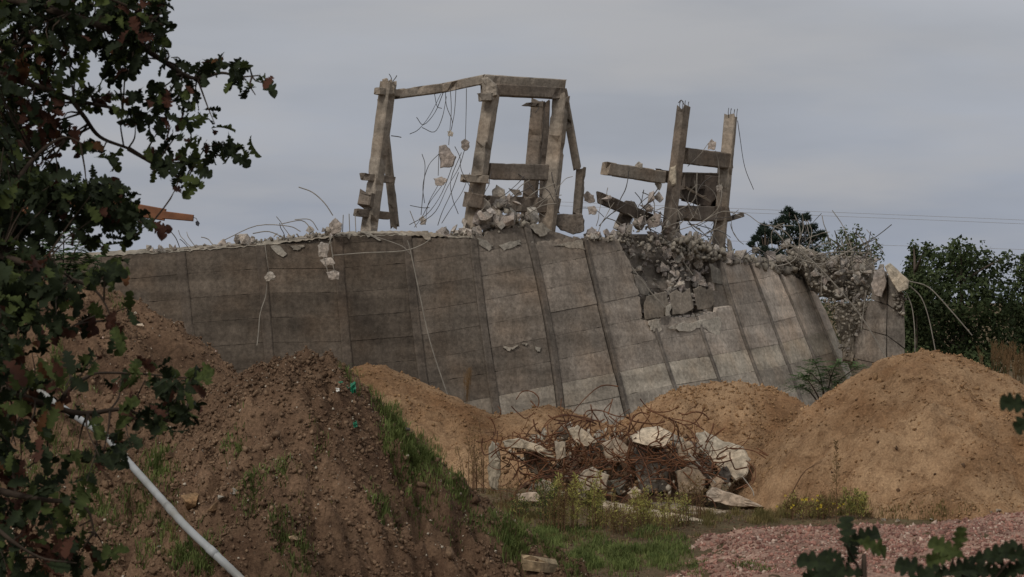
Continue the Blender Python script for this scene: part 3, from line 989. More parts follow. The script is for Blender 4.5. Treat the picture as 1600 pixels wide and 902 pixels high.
# displaced panels hanging in the hole and the torn render below them
def wall_piece(name, poly, dy, thick, col, seed, tilt=0.0, bevel=0.02, jit=0.8, mat='panel'):
    cx = sum(p[0] for p in poly) / len(poly)
    cy = sum(p[1] for p in poly) / len(poly)
    ks = sorted(RIBS); u = 13
    for a, b in zip(ks, ks[1:]):
        if rib_x(a, cy) <= cx <= rib_x(b, cy):
            u = a + (cx - rib_x(a, cy)) / (rib_x(b, cy) - rib_x(a, cy))
    th = theta(u)
    Y = YF + RAD * (1 - math.cos(th)) + 2.2 * (650 - cy) / 290 * max(math.cos(th), .15)
    # follow the wall: slope in x from the plan curve, slope in y from the batter
    yaw = math.tan(min(th, 1.3)) * 0.92
    tl = 2.2 / 290 * F / Y * max(math.cos(th), .15)
    me = block(poly, Y + dy, thick, tl + tilt, 0.96, bevel, jit, 3, yaw, seed, mat)
    return put(obj(name, me, color=col), wall)

wall_piece('panel', [(1046, 460), (1056, 453), (1066, 458), (1078, 450), (1084, 482), (1070, 490), (1051, 492)], -0.06, 0.14, (0.255, 0.215, 0.172), 1, 0.25)
wall_piece('panel', [(1083, 452), (1096, 447), (1104, 453), (1113, 449), (1118, 474), (1108, 482), (1090, 484)], 0.06, 0.12, (0.30, 0.255, 0.205), 2, -0.2)
wall_piece('panel', [(1010, 463), (1042, 456), (1046, 484), (1036, 496), (1008, 500), (1006, 478)], 0.0, 0.12, (0.24, 0.205, 0.165), 3, .15)
wall_piece('panel', [(990, 428), (1001, 432), (1016, 452), (1011, 462), (1002, 460), (993, 446)], 0.0, 0.10, (0.22, 0.195, 0.165), 4)
wall_piece('panel', [(1032, 496), (1046, 492), (1044, 508), (1034, 513)], -0.05, 0.10, (0.20, 0.175, 0.15), 41)
wall_piece('panel', [(1108, 412), (1124, 420), (1132, 446), (1114, 442)], 0.0, 0.12, (0.245, 0.22, 0.185), 42)
for k, (poly, v) in enumerate([
    ([(1013, 501), (1030, 499), (1034, 512), (1030, 526), (1024, 518), (1016, 516)], .46),
    ([(1044, 512), (1062, 506), (1082, 504), (1100, 500), (1122, 494), (1128, 504), (1124, 526), (1114, 514), (1098, 512), (1084, 516), (1066, 518), (1052, 514)], .47),
    ([(1040, 478), (1048, 474), (1048, 494), (1044, 508), (1040, 494)], .42),
    ([(422, 385), (436, 384), (448, 396), (444, 402), (436, 400)], .36), ([(452, 384), (476, 382), (470, 390), (458, 390)], .34),
    ([(540, 366), (552, 366), (546, 374)], .40), ([(562, 363), (578, 362), (590, 375), (596, 376), (586, 368), (574, 371)], .42),
    ([(652, 362), (668, 361), (673, 376), (664, 374)], .40), ([(746, 372), (762, 376), (772, 384), (764, 392), (752, 384)], .36), ([(778, 384), (796, 378), (812, 374), (814, 382), (800, 388), (788, 393)], .38),
    ([(786, 540), (800, 543), (810, 539), (804, 545), (797, 549), (788, 545)], .44), ([(814, 536), (826, 538), (822, 541)], .42), ([(836, 541), (846, 543), (844, 550), (839, 548)], .44),
    ([(866, 384), (888, 378), (910, 376), (914, 390), (906, 386), (896, 389), (880, 383)], .42), ([(828, 352), (846, 348), (862, 360), (850, 370), (836, 364)], .34),
    ([(830, 376), (835, 382), (836, 396), (832, 394)], .42)]):
    wall_piece('spalled_patch', poly, -0.05 if k > 2 else -0.10, 0.06 if k > 2 else .14, (v * .80, v * .72, v * .60) if k > 2 else (v * 1.05, v * .94, v * .78), 10 + k, 0, 0.015, 2.2, 'chunk')
# torn bricks showing between the panels and the render
for r in range(3):
    for c in range(11):
        px = 1050 + c * 6.6 + r * 2.3 + random.uniform(-.8, .8); py = 497 - c * .75 + r * 4.6 + random.uniform(-.5, .5)
        wall_piece('brick', [(px - 2.7, py - 1.7), (px + 2.7, py - 2.1), (px + 2.9, py + 1.5), (px - 2.5, py + 1.9)], 0.02 + random.uniform(-.02, .05), 0.12, rcol(.26, .40), 60 + c + 11 * r, 0, 0.01, 0.3, 'chunk')

# ------------------------------------------------------------------ frames of columns and beams
def bar_mesh(a, b, w, d, roll=0.0, seed=0, chip=0.03, ends=0.08, taper=1.0, mat='frame', n=None):
    """square concrete member from a to b: chamfered, chipped edges, ragged ends"""
    rnd = random.Random(seed * 7 + 3)
    a, b = Vector(a), Vector(b)
    ax = (b - a); L = ax.length; ax.normalize()
    n = n or max(6, int(L / 0.22))
    ref = Vector((0, 1, 0)) if abs(ax.y) < .9 else Vector((1, 0, 0))
    u = ax.cross(ref).normalized(); v = u.cross(ax).normalized()
    c, s = math.cos(roll), math.sin(roll)
    u, v = u * c + v * s, v * c - u * s
    ch = min(w, d) * .09
    sec = [(-w / 2 + ch, -d / 2), (w / 2 - ch, -d / 2), (w / 2, -d / 2 + ch), (w / 2, d / 2 - ch), (w / 2 - ch, d / 2), (-w / 2 + ch, d / 2), (-w / 2, d / 2 - ch), (-w / 2, -d / 2 + ch)]
    V, Fc = [], []
    for i in range(n + 1):
        t = i / n
        k = 1 + (taper - 1) * t
        for (x, y) in sec:
            q = rnd.random()
            cc = chip * (7.0 if q < .05 else .4) * rnd.uniform(0.2, 1)
            f = k * (1 - cc / max(abs(x) + abs(y), .05))
            al = rnd.uniform(-ends, ends) if i in (0, n) else 0
            V.append(a + ax * (L * t + al) + u * (x * f) + v * (y * f))
    for i in range(n):
        for k in range(8):
            k2 = (k + 1) % 8
            Fc.append((i * 8 + k, i * 8 + k2, (i + 1) * 8 + k2, (i + 1) * 8 + k))
    V.append(a + ax * (-ends * .5 + rnd.uniform(0, ends * 1.4))); V.append(b - ax * rnd.uniform(0, ends * 1.2))
    ca, cb = len(V) - 2, len(V) - 1
    for k in range(8):
        k2 = (k + 1) % 8
        Fc.append((k2, k, ca)); Fc.append((n * 8 + k, n * 8 + k2, cb))
    return mesh('member', V, Fc, [M[mat]])

def px2m(w, Y):
    return w / F * Y

def extend_down(a, b):
    """prolong the axis b->a downwards to the ground"""
    a, b = Vector(a), Vector(b)
    d = (a - b)
    t = a.z / -d.z
    return a + d * t

SEED = [200]
def fmap(px, Y):
    """frame distances are given against the front of each frame; set them just behind the wall there"""
    ref = 103.5 if px < 700 else (105.0 if px < 925 else 108.3)
    return fy(px) + (Y - ref)
def member(root, name, p0, p1, Y0, Y1, wpx, depth=None, roll=0.0, col=(0.30, 0.27, 0.225), ground=False, chip=0.05, ends=0.12, parent=None, taper=1.0):
    SEED[0] += 1
    Y0, Y1 = fmap(p0[0], Y0), fmap(p1[0], Y1)
    a = at(p0[0], p0[1], Y0); b = at(p1[0], p1[1], Y1)
    w = px2m(wpx, (Y0 + Y1) / 2)
    if abs(roll) > .05:
        w = w / (abs(math.cos(roll)) + abs(math.sin(roll)))
    if ground:
        a = extend_down(a, b)
    o = obj(name, bar_mesh(a, b, w, depth or w, roll, SEED[0], chip, ends, taper), color=col)
    put(o, root)
    if parent is not None:
        o.parent = parent
        o.matrix_parent_inverse = Matrix.Identity(4)
    return o

def wire_mesh(pts, r=0.018, mat='wire', n=7, sides=4):
    return mesh('wire', *tube(catmull(pts, n), r, sides), [M[mat]])

def wire(root, pts, Y, r=0.016, mat='wire', name='rebar', yjit=0.25):
    P = []
    Yc = Y
    if root.name.startswith('concrete_portal') or root.name.startswith('concrete_trestle'):
        Yc = fmap(pts[0][0], Y)
    elif root is wall and pts[0][0] > 690 and pts[0][0] < 1200:
        Yc = fy(pts[0][0]) - 0.7 + random.uniform(-.2, .2)
    for p in pts:
        P.append(at(p[0] + random.uniform(-1, 1), p[1] + random.uniform(-1, 1), (p[2] if len(p) > 2 else Yc)))
        Yc += random.uniform(-yjit, yjit)
    return put(obj(name, wire_mesh(P, r * 1.2, mat, 4)), root)

C1, C2, C3 = (0.295, 0.252, 0.205), (0.205, 0.170, 0.138), (0.115, 0.094, 0.077)
# --- tall lone column with its strut, and the portal beside it: one frame tied by the top beams
fr = thing('concrete_portal', 'tall ruined concrete frame with long top beam and hanging lumps, left of the other', 'frame', at(720, 690, 105))
colA = member(fr, 'column', (577, 356), (607, 128), 103.5, 103.5, 29, None, 0.62, C1, True)
put(obj('cap', block([(594, 146), (597, 124), (604, 122), (607, 126), (612, 123), (618, 138), (617, 148)], fmap(607, 103.4), 0.5, 0, .85, .06, 1.0, 2, 0, 71), color=C1), fr)
for (x0, y0, x1, y1, h) in ((588, 142, 624, 146, 12), (567, 276, 611, 281, 12), (558, 332, 602, 337, 13)):
    member(fr, 'corbel', (x0, y0), (x1, y1), 103.2, 103.8, h, 0.30, 0, C1 if y0 < 200 else C2, parent=colA)
member(fr, 'collar', (573, 325), (577, 303), 103.4, 103.4, 31, 0.62, 0.5, C2, parent=colA)
member(fr, 'strut', (617, 354), (596, 152), 104.5, 104.0, 15, 0.28, 0.3, C1, False)
member(fr, 'beam', (622, 147), (690, 138), 103.8, 104.4, 15, 0.34, 0, C1)
member(fr, 'beam', (688, 138.5), (756, 124), 104.4, 105.0, 15, 0.34, 0, C1)
member(fr, 'beam', (754, 125), (880, 133), 104.9, 105.4, 17, 0.40, 0, C1)
member(fr, 'beam', (757, 140), (876, 146), 104.9, 105.4, 19, 0.5, 0, C2)
put(obj('knuckle', block([(752, 122), (762, 120), (776, 132), (778, 150), (768, 154), (756, 150), (754, 138)], fmap(765, 104.5), 0.5, 0, .85, .1, 1.6, 2, 0, 72), color=C1), fr)
colB = member(fr, 'column', (744, 305), (768, 148), 104.9, 104.9, 28, None, 0.5, C1, True)
member(fr, 'corbel', (749, 152), (766, 152), 104.5, 104.5, 13, 0.4, 0, C1, parent=colB)
member(fr, 'corbel', (727, 279), (762, 281), 104.4, 104.4, 13, 0.4, 0, C1, parent=colB)
member(fr, 'corbel', (729, 312), (752, 316), 104.4, 104.4, 24, 0.5, 0, C2, parent=colB)
member(fr, 'column', (829, 300), (842, 158), 107.5, 107.5, 25, None, 0.15, C2, True)
member(fr, 'column', (849, 300), (853, 160), 109.0, 109.0, 13, 0.5, 0, C3, True)
colD = member(fr, 'column', (861, 300), (877, 150), 105.3, 105.3, 29, None, 0.35, C1, True)
member(fr, 'strut', (902, 263), (880, 142), 105.6, 105.4, 14, 0.34, 0.2, C1)
member(fr, 'strut', (902, 334), (908, 264), 105.9, 105.7, 16, 0.36, 0.35, C1)
member(fr, 'beam', (762, 268), (861, 270), 105.1, 105.5, 26, 0.4, 0, C2)
member(fr, 'beam', (757, 318), (870, 322), 105.1, 105.5, 25, 0.45, 0, C2)
member(fr, 'plate', (824, 163), (844, 165), 105.3, 105.3, 6, 0.5, 0, C2)
# wires hanging from the long beam with lumps of concrete on them
W1 = [[(697, 133), (698, 165), (706, 190), (703, 208)], [(704, 133), (705, 170), (703, 206)], [(713, 130), (710, 175), (704, 205)], [(693, 145), (680, 175), (662, 195), (650, 184)],
      [(690, 146), (672, 180), (655, 202), (640, 210)], [(698, 150), (690, 185), (678, 207), (660, 200)], [(728, 138), (729, 170), (727, 222)], [(680, 148), (683, 165), (690, 170)],
      [(703, 212), (702, 226)], [(686, 240), (685, 275)], [(727, 232), (716, 262), (700, 290), (680, 330), (655, 350)], [(722, 238), (705, 280), (706, 310), (716, 335)],
      [(690, 290), (672, 315), (660, 340), (648, 356)], [(684, 290), (668, 320), (665, 352)], [(712, 244), (690, 300), (668, 335), (640, 352)], [(710, 230), (718, 246), (722, 268), (740, 300)],
      [(660, 240), (664, 260), (660, 300), (658, 336)], [(686, 241), (670, 258), (660, 290), (664, 318)], [(716, 270), (705, 300), (692, 330), (684, 352)], [(735, 270), (722, 300), (705, 325), (690, 350)], [(640, 322), (660, 325), (672, 324)]]
for p in W1:
    wire(fr, p, 104.3, 0.011, 'wire_dark', 'hanging_wire', 0.08)
for k, p in enumerate([(612, 125, 609, 116), (615, 126, 620, 118), (611, 212, 628, 214), (842, 168, 836, 176), (830, 170, 828, 182)]):
    wire(fr, [(p[0], p[1]), ((p[0] + p[2]) / 2 + 1, (p[1] + p[3]) / 2), (p[2], p[3])], 103.5, 0.014, 'wire_dark')

def lump(poly, Y, thick, label, seed, col=None, cat='rubble', name='concrete_chunk', **kw):
    if 102.5 < Y < 109.5:
        Y = fmap(sum(p[0] for p in poly) / len(poly), Y)
    o = obj(name, block(poly, Y, thick, seed=seed, **kw), color=col or rcol(.30, .42))
    me = o.data
    bm = bmesh.new(); bm.from_mesh(me)
    bmesh.ops.triangulate(bm, faces=bm.faces)
    sp = sum((e.calc_length() for e in bm.edges), 0) / len(bm.edges)
    big = max(o.dimensions) if max(o.dimensions) > 0 else 1.0
    for _ in range(2):
        bmesh.ops.subdivide_edges(bm, edges=[e for e in bm.edges if e.calc_length() > big * .11], cuts=1)
        bmesh.ops.triangulate(bm, faces=bm.faces)
    for v in bm.verts:
        q = v.co / big
        v.co += Vector(mnoise.noise_vector(q * 3.5 + Vector((seed, 0, 0)))) * (.022 * big) + Vector(mnoise.noise_vector(q * 11 + Vector((seed, 3, 0)))) * (.010 * big)
    bm.to_mesh(me); bm.free()
    # origin to centre
    c = sum((v.co for v in me.vertices), Vector()) / len(me.vertices)
    me.transform(Matrix.Translation(-c)); o.location = c
    tag(o, label, cat)
    return o

lump([(686, 228), (697, 226), (704, 236), (713, 246), (708, 260), (688, 263)], 104.3, 0.45, 'largest lump of concrete dangling in the wires under the long beam', 301)
lump([(720, 222), (727, 217), (734, 222), (733, 232), (726, 236), (720, 230)], 104.3, 0.3, 'dark round concrete lump hanging right of the largest dangling lump', 302, rcol(.2, .24))
lump([(699, 206), (704, 203), (709, 208), (707, 214), (700, 213)], 104.3, 0.2, 'smallest concrete lump dangling just below the long beam wires', 303)
lump([(677, 279), (690, 276), (699, 281), (694, 289), (681, 290)], 104.3, 0.3, 'flat concrete lump hanging below the largest dangling lump', 304)
lump([(655, 342), (660, 337), (667, 343), (665, 350), (657, 351)], 104.3, 0.2, 'small pale concrete lump hanging low just above the wall top, left of middle frame', 305)
lump([(496, 383), (504, 378), (514, 382), (512, 404), (498, 402)], 100.4, 0.4, 'upper of three concrete lumps hanging down the dark wall face', 306)
lump([(500, 406), (518, 402), (524, 412), (508, 417)], 100.3, 0.35, 'middle of three concrete lumps hanging down the dark wall face', 307)
lump([(509, 426), (519, 423), (531, 426), (530, 437), (516, 438)], 100.2, 0.35, 'lowest of three concrete lumps hanging down the dark wall face', 308)
lump([(413, 433), (418, 426), (426, 425), (431, 432), (427, 438), (416, 440)], 99.8, 0.3, 'single pale concrete lump hanging on a wire against the left wall', 309)
for p in ([(415, 383), (416, 405), (420, 428)], [(418, 439), (414, 465), (406, 490), (404, 515), (402, 541)], [(518, 370), (514, 382)], [(505, 402), (512, 425)], [(520, 412), (524, 426)], [(514, 368), (520, 404)]):
    wire(wall, p, 100.0, 0.015, 'wire')
lump([(858, 342), (868, 335), (908, 334), (913, 344), (912, 362), (896, 366), (876, 360)], 105.0, 0.9, 'dark broken slab lying on the wall top under the loose strut', 310, (0.16, 0.14, 0.12), bevel=0.05)
lump([(514, 350), (524, 340), (535, 350), (533, 362), (518, 366)], 102.4, 0.5, 'upright concrete lump standing on the wall top left of the tall column', 311)
lump([(768, 300), (776, 289), (788, 296), (790, 312), (784, 326), (774, 324)], 105.0, 0.5, 'tilted pointed concrete chunk propped between the cross beams of middle frame', 312, rcol(.36, .4))
lump([(732, 308), (748, 303), (766, 318), (768, 330), (748, 336), (732, 326)], 104.7, 0.7, 'big brown concrete chunk at the foot of the left portal column', 313)
lump([(794, 294), (812, 296), (816, 304), (806, 308)], 105.0, 0.3, 'dark wedge of concrete balanced on the lower cross beam', 314, (0.2, 0.175, 0.15))
lump([(1106, 224), (1112, 217), (1119, 222), (1117, 234), (1106, 234)], 108.7, 0.3, 'lone concrete lump sitting on the upper cross beam of the right frame', 315)
lump([(1119, 292), (1125, 288), (1130, 294), (1128, 301), (1120, 301)], 108.0, 0.25, 'small pale lump hanging on a bent bar between the right frame columns', 316)
lump([(992, 258), (998, 252), (1004, 256), (1003, 264), (993, 263)], 107.6, 0.25, 'small concrete lump resting on the jutting horizontal beam', 317)
lump([(1041, 362), (1052, 358), (1064, 366), (1082, 380), (1086, 386), (1070, 382), (1052, 376), (1042, 372)], 108.0, 0.6, 'long pale tapering concrete lump lying at the top of the hole', 318, rcol(.42, .46))
lump([(1056, 397), (1066, 394), (1070, 404), (1064, 414), (1058, 408)], 107.8, 0.3, 'pale rounded slab fragment sticking out of the hole rubble', 319, rcol(.4, .44))
lump([(1010, 345), (1024, 332), (1033, 336), (1030, 352), (1014, 358)], 107.6, 0.6, 'blocky concrete lump beside the foot of the left rebar-topped column', 320)
lump([(911, 304), (918, 299), (928, 305), (930, 315), (922, 318), (913, 314)], 106.0, 0.4, 'upper round lump right of the loose strut of the middle frame', 321)
lump([(918, 324), (928, 321), (934, 328), (930, 336), (920, 335)], 106.0, 0.35, 'lower round lump right of the loose strut of the middle frame', 322)

# --- right frame: two columns with bare rebar tops
f2 = thing('concrete_trestle', 'leaning two-column concrete frame with bare rebar at both column tops', 'frame', at(1090, 690, 108))
cE = member(f2, 'column', (1047, 340), (1068, 169), 108.0, 108.0, 24, None, -0.70, C2, True)
cF = member(f2, 'column', (1127, 340), (1142, 181), 109.0, 109.0, 23, None, 0.30, C1, True)
member(f2, 'post', (1122, 360), (1129, 262), 110.2, 110.2, 15, 0.5, 0, C3, True)
member(f2, 'beam', (1066, 243), (1138, 252), 108.3, 108.9, 25, 0.42, 0, C2)
member(f2, 'beam', (1064, 283), (1130, 284), 110.5, 110.5, 27, 0.45, 0, C3)
member(f2, 'beam', (1062, 300), (1112, 318), 111.0, 111.0, 20, 0.4, 0, C3)
member(f2, 'beam', (1046, 333), (1134, 335), 108.3, 108.9, 24, 0.45, 0, C2)
member(f2, 'beam', (945, 263), (1032, 277), 107.8, 107.9, 21, 0.42, 0, C1)
member(f2, 'beam', (1028, 273), (1060, 280), 108.6, 108.8, 19, 0.4, 0, C3)
member(f2, 'beam', (936, 309), (1012, 341), 108.2, 108.4, 18, 0.4, 0, C3)
member(f2, 'beam', (968, 360), (986, 318), 108.8, 108.8, 22, 0.5, 0, C3)
member(f2, 'beam', (1070, 292), (1108, 314), 107.9, 107.9, 4, 0.12, 0, C1)
member(f2, 'post', (1055, 380), (1054, 345), 108.6, 108.6, 16, 0.4, 0, C2)
put(obj('spall', block([(1048, 262), (1056, 258), (1057, 288), (1050, 292), (1045, 284)], fmap(1050, 107.75), 0.05, 0, .8, .05, 1.0, 2, 0, 73), color=(.42, .37, .29)), f2)
member(f2, 'slab', (1140, 342), (1153, 338), 110.0, 110.0, 8, 0.5, 0, C2)
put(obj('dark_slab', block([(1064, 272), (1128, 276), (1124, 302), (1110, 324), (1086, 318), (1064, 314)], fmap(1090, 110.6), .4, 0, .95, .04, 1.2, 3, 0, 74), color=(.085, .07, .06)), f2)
for (x, y, n, Y) in ((1069, 168, 4, 108.0), (1145, 180, 4, 109.0)):
    for k in range(n):
        xx = x - 7 + k * 4.2
        sp_ = wire(f2, [(xx, y + 4), (xx + .6, y - 5), (xx + random.uniform(0, 3), y - random.uniform(8, 13))], Y + random.uniform(-.1, .1), 0.014, 'wire_dark', 'rebar', .02)
        sp_.parent = cE if x < 1100 else cF; sp_.matrix_parent_inverse = Matrix.Identity(4)
wire(f2, [(1068, 163), (1064, 156), (1061, 160)], 108.0, 0.016, 'wire_dark')
wire(f2, [(1153, 188), (1156, 215), (1163, 260), (1177, 297)], 109.0, 0.012, 'wire_dark')
wire(f2, [(1118, 236), (1122, 255), (1124, 290)], 108.2, 0.014, 'wire')
wire(f2, [(1074, 260), (1092, 242), (1106, 224)], 108.2, 0.012, 'wire')

# ------------------------------------------------------------------ far wall fragment at the right end
wf = thing('wall_fragment', 'separate dark upright piece of panel wall at the far right end', 'wall', at(1372, 690, 118))
def frag_pt(px, py, off=0.0):
    return at(px, py, 117.0 + (1415 - px) * 0.035 + off)
def frag_panel(poly, col, seed, thick=0.45):
    rnd = random.Random(seed)
    pts = []
    for a, b in zip(poly, poly[1:] + poly[:1]):
        for k in range(3):
            t = k / 3; pts.append((a[0] + (b[0] - a[0]) * t + rnd.uniform(-.5, .5), a[1] + (b[1] - a[1]) * t + rnd.uniform(-.5, .5)))
    o = rnd.uniform(0, .04)
    V = [frag_pt(p[0], p[1], -o) for p in pts] + [frag_pt(p[0], p[1], thick) for p in pts]
    n = len(pts)
    put(obj('panel', mesh('panel', V, [tuple(range(n))] + [(q, q + n, (q + 1) % n + n, (q + 1) % n) for q in range(n)] + [tuple(reversed(range(n, 2 * n)))], [M['panel']]), color=col), wf)
fl = [(1366, 420), (1360, 468), (1340, 512), (1330, 560), (1325, 690)]
fm = [(1387, 424), (1386, 476), (1385, 524), (1385, 570), (1385, 690)]
fe = [(1412, 458), (1414, 494), (1414, 545), (1414, 590), (1414, 690)]
for r in range(4):
    for (A, B, v) in ((fl, fm, .235), (fm, fe, .22)):
        poly = [(A[r][0] + .7, A[r][1] + .8), (B[r][0] - .5, B[r][1] + .8), (B[r + 1][0] - .5, B[r + 1][1] - .6), (A[r + 1][0] + .7, A[r + 1][1] - .6)]
        v2 = v * random.uniform(.92, 1.12)
        frag_panel(poly, (v2 * 1.03, v2 * .9, v2 * .77), r * 2 + (A is fm))
fp = [(1372, 430), (1388, 430), (1408, 462), (1410, 500), (1410, 690), (1335, 690), (1340, 560), (1350, 512), (1366, 470)]
put(obj('core', mesh('core', [frag_pt(p[0], p[1], .40) for p in fp] + [frag_pt(p[0], p[1], .75) for p in fp], [tuple(range(9)), tuple(reversed(range(9, 18)))] + [(q, q + 9, (q + 1) % 9 + 9, (q + 1) % 9) for q in range(9)], [M['core']]), color=(.17, .145, .12)), wf)
lump([(1382, 416), (1391, 411), (1421, 440), (1419, 452), (1404, 458)], 116.6, 0.9, 'big pale slab leaning over the top of the far right wall piece', 330, (0.46, 0.41, 0.33), bevel=.06)
lump([(1366, 424), (1380, 418), (1386, 440), (1378, 466), (1366, 462), (1362, 446)], 117.6, 0.6, 'ragged concrete mass on the left shoulder of the far right wall piece', 331, rcol(.34, .38))
P, S = [], []
for k in range(60):
    P.append(at(random.uniform(1396, 1414), random.uniform(455, 492), 117.1 + random.uniform(-.1, .4))[:]); S.append(random.uniform(1.2, 4.2) / F * 117)
crumbs(P, S, 'small crumbs caught below the leaning pale slab', 79)
fobjs = [place_chunk(random.uniform(1338, 1384), random.uniform(398, 440), 118.6 + random.uniform(-.3, .8), random.uniform(5, 12), False, rcol(.26, .42)) for k in range(14)]
label_zone(fobjs, 'on the far right wall piece', 'rubble on the far wall piece')

# ------------------------------------------------------------------ bent bars sticking out of the wall
for p, Yw, r in [
    ([(466, 293), (488, 300), (508, 318), (521, 336)], 102.5, .016), ([(440, 350), (470, 345), (485, 358), (492, 366)], 102.4, .014), ([(350, 375), (400, 352), (450, 353), (470, 362)], 102.3, .014),
    ([(395, 366), (420, 362), (450, 372), (480, 372)], 102.2, .016), ([(460, 344), (485, 344), (497, 360)], 102.3, .013), ([(536, 362), (536, 336)], 102.6, .013), ([(546, 362), (546, 335)], 102.6, .013), ([(556, 362), (555, 335)], 102.6, .013),
    ([(636, 375), (640, 390), (655, 455), (672, 535), (702, 628)], 99.6, .016), ([(520, 400), (570, 396), (630, 392), (660, 382), (672, 374)], 101.2, .016), ([(560, 362), (600, 374), (628, 386), (640, 396)], 101.6, .014),
    ([(640, 330), (650, 356)], 103, .012), ([(1230, 378), (1262, 402), (1300, 440), (1345, 495), (1386, 562)], 115.0, .022), ([(1420, 440), (1450, 450), (1485, 485), (1518, 524)], 117.0, .018),
    ([(1420, 446), (1440, 465), (1452, 500), (1463, 551)], 117.0, .018), ([(1415, 458), (1426, 480), (1429, 515), (1430, 552)], 117.0, .018), ([(1200, 352), (1228, 362), (1246, 390), (1258, 420)], 116, .016),
    ([(1242, 336), (1249, 358), (1248, 386)], 117, .018), ([(1262, 344), (1268, 362), (1262, 388)], 117, .018), ([(1210, 360), (1224, 376), (1232, 392)], 116, .018), ([(1300, 328), (1318, 356), (1336, 402)], 119, .014),
    ([(1140, 330), (1165, 334), (1195, 352), (1240, 352)], 112, .012), ([(1324, 385), (1324, 420)], 118, .018), ([(1330, 380), (1333, 428)], 118, .018), ([(1285, 400), (1283, 460)], 118, .016), ([(1354, 455), (1348, 500), (1346, 518)], 118, .018),
    ([(1230, 398), (1280, 412), (1310, 400), (1340, 384)], 117, .016), ([(1250, 410), (1300, 395), (1350, 396), (1370, 402)], 117.4, .018), ([(1340, 365), (1360, 400), (1366, 420)], 118.4, .02), ([(1352, 372), (1362, 396)], 118.4, .02),
    ([(1024, 300), (1000, 318), (985, 350)], 107.4, .013), ([(1035, 350), (1058, 330), (1086, 310), (1090, 270)], 107.5, .014), ([(1045, 365), (1090, 350), (1130, 330), (1160, 338)], 107.8, .014),
    ([(950, 372), (985, 415), (1012, 452), (1040, 480)], 105.5, .016), ([(1050, 385), (1068, 410), (1082, 430)], 107.0, .016)]:
    wire(wall, p, Yw, r, 'wire', 'rebar', 0.1)
def rnd_wires(n, xr, yf, Y, lmin, lmax, amin, amax, mat=('wire', 'wire_dark'), r=(0.010, 0.017), droop=0.5):
    for _ in range(n):
        x = random.uniform(*xr); y = yf(x)
        a = R(random.uniform(amin, amax)); L = random.uniform(lmin, lmax)
        pts = []
        cx, cy, aa = x, y, a
        turn = random.uniform(-1, 1) * droop
        for k in range(5):
            pts.append((cx, cy)); cx += math.cos(aa) * L / 4; cy -= math.sin(aa) * L / 4; aa += turn * .5 - (droop * .12 if math.cos(aa) > 0 else -droop * .12)
        wire(wall, pts, Y + random.uniform(-.5, .6), random.uniform(*r), random.choice(mat), 'rebar', .12)
rnd_wires(16, (745, 875), lambda x: random.uniform(290, 345), 104.6, 25, 60, 30, 150)
rnd_wires(14, (930, 1010), lambda x: random.uniform(320, 368), 107.0, 25, 60, 40, 140)
rnd_wires(30, (1020, 1128), lambda x: random.uniform(325, 390), 107.8, 30, 75, 20, 175, droop=1.0)
rnd_wires(30, (1090, 1280), lambda x: random.uniform(375, 420), 111.0, 25, 60, 0, 180, droop=1.2)
rnd_wires(24, (1240, 1385), lambda x: random.uniform(385, 440), 117.5, 30, 70, 20, 160)
rnd_wires(10, (1000, 1110), lambda x: random.uniform(385, 425), 106.8, 25, 60, 200, 330)
rnd_wires(8, (230, 520), lambda x: top_y(x)[0] - 2, 102.3, 20, 45, 20, 160)

# ------------------------------------------------------------------ excavator arm showing behind the oak, the machine behind the wall
ex = thing('excavator', 'orange excavator arm tip reaching over the wall top at far left', 'excavator', at(-190, 690, 116))
def xbar(name, p0, p1, w0, Y, d, mat, taper=1.0):
    SEED[0] += 1
    o = obj(name, bar_mesh(at(p0[0], p0[1], Y), at(p1[0], p1[1], Y), px2m(w0, Y), d, 0, SEED[0], 0.0, 0.0, taper, mat))
    return put(o, ex)
xbar('arm', (40, 300), (258, 336), 26, 114, 0.5, 'orange', .72)
xbar('arm_extension', (255, 336), (302, 341), 12, 114, 0.42, 'orange', .85)
xbar('boom', (-180, 560), (48, 305), 34, 114, 0.6, 'orange', .8)
xbar('hydraulic_cylinder', (-90, 520), (20, 345), 10, 113.4, 0.2, 'black')
xbar('upper_body', (-300, 575), (-120, 575), 70, 115, 2.6, 'orange')
xbar('cab', (-165, 560), (-165, 480), 60, 113.6, 1.3, 'black')
for s in (-1, 1):
    xbar('track', (-310, 668), (-110, 668), 40, 115 + s * 1.3, 0.6, 'black')
put(obj('hook_wire', wire_mesh([at(302, 340, 114), at(307, 342, 114), at(308, 348, 114)], .012, 'wire_dark')), ex)
put(obj('hanging_scrap', block([(305, 347), (309, 345), (312, 349), (310, 354), (306, 352)], 114, .15, bevel=.03, seed=5, jit=.5, sub=1), color=(.05, .05, .06)), ex)

# ------------------------------------------------------------------ rubble pile with rusty bars
RP = 'concrete rubble pile in front of the wall'
lump([(984, 682), (1003, 669), (1028, 666), (1049, 676), (1046, 690), (1036, 700), (1004, 695), (988, 692)], 71.2, 1.0, 'pale flat-topped concrete block crowning the rebar rubble pile', 401, (0.50, 0.43, 0.33), bevel=.05, tilt=1.2)
lump([(988, 700), (1006, 694), (1040, 700), (1046, 730), (1040, 768), (1002, 772), (994, 740)], 71.5, 0.5, 'upright grey slab under the pale crowning block of the rubble pile', 402, (0.21, 0.19, 0.165), bevel=.02, jit=.8)
lump([(1086, 678), (1100, 673), (1132, 690), (1162, 698), (1173, 718), (1166, 742), (1150, 752), (1118, 724), (1092, 700)], 71.4, 0.6, 'large pale slab tilted down the right side of the rubble pile', 403, (0.46, 0.40, 0.31), bevel=.05, tilt=.6, sub=4, jit=1.6)
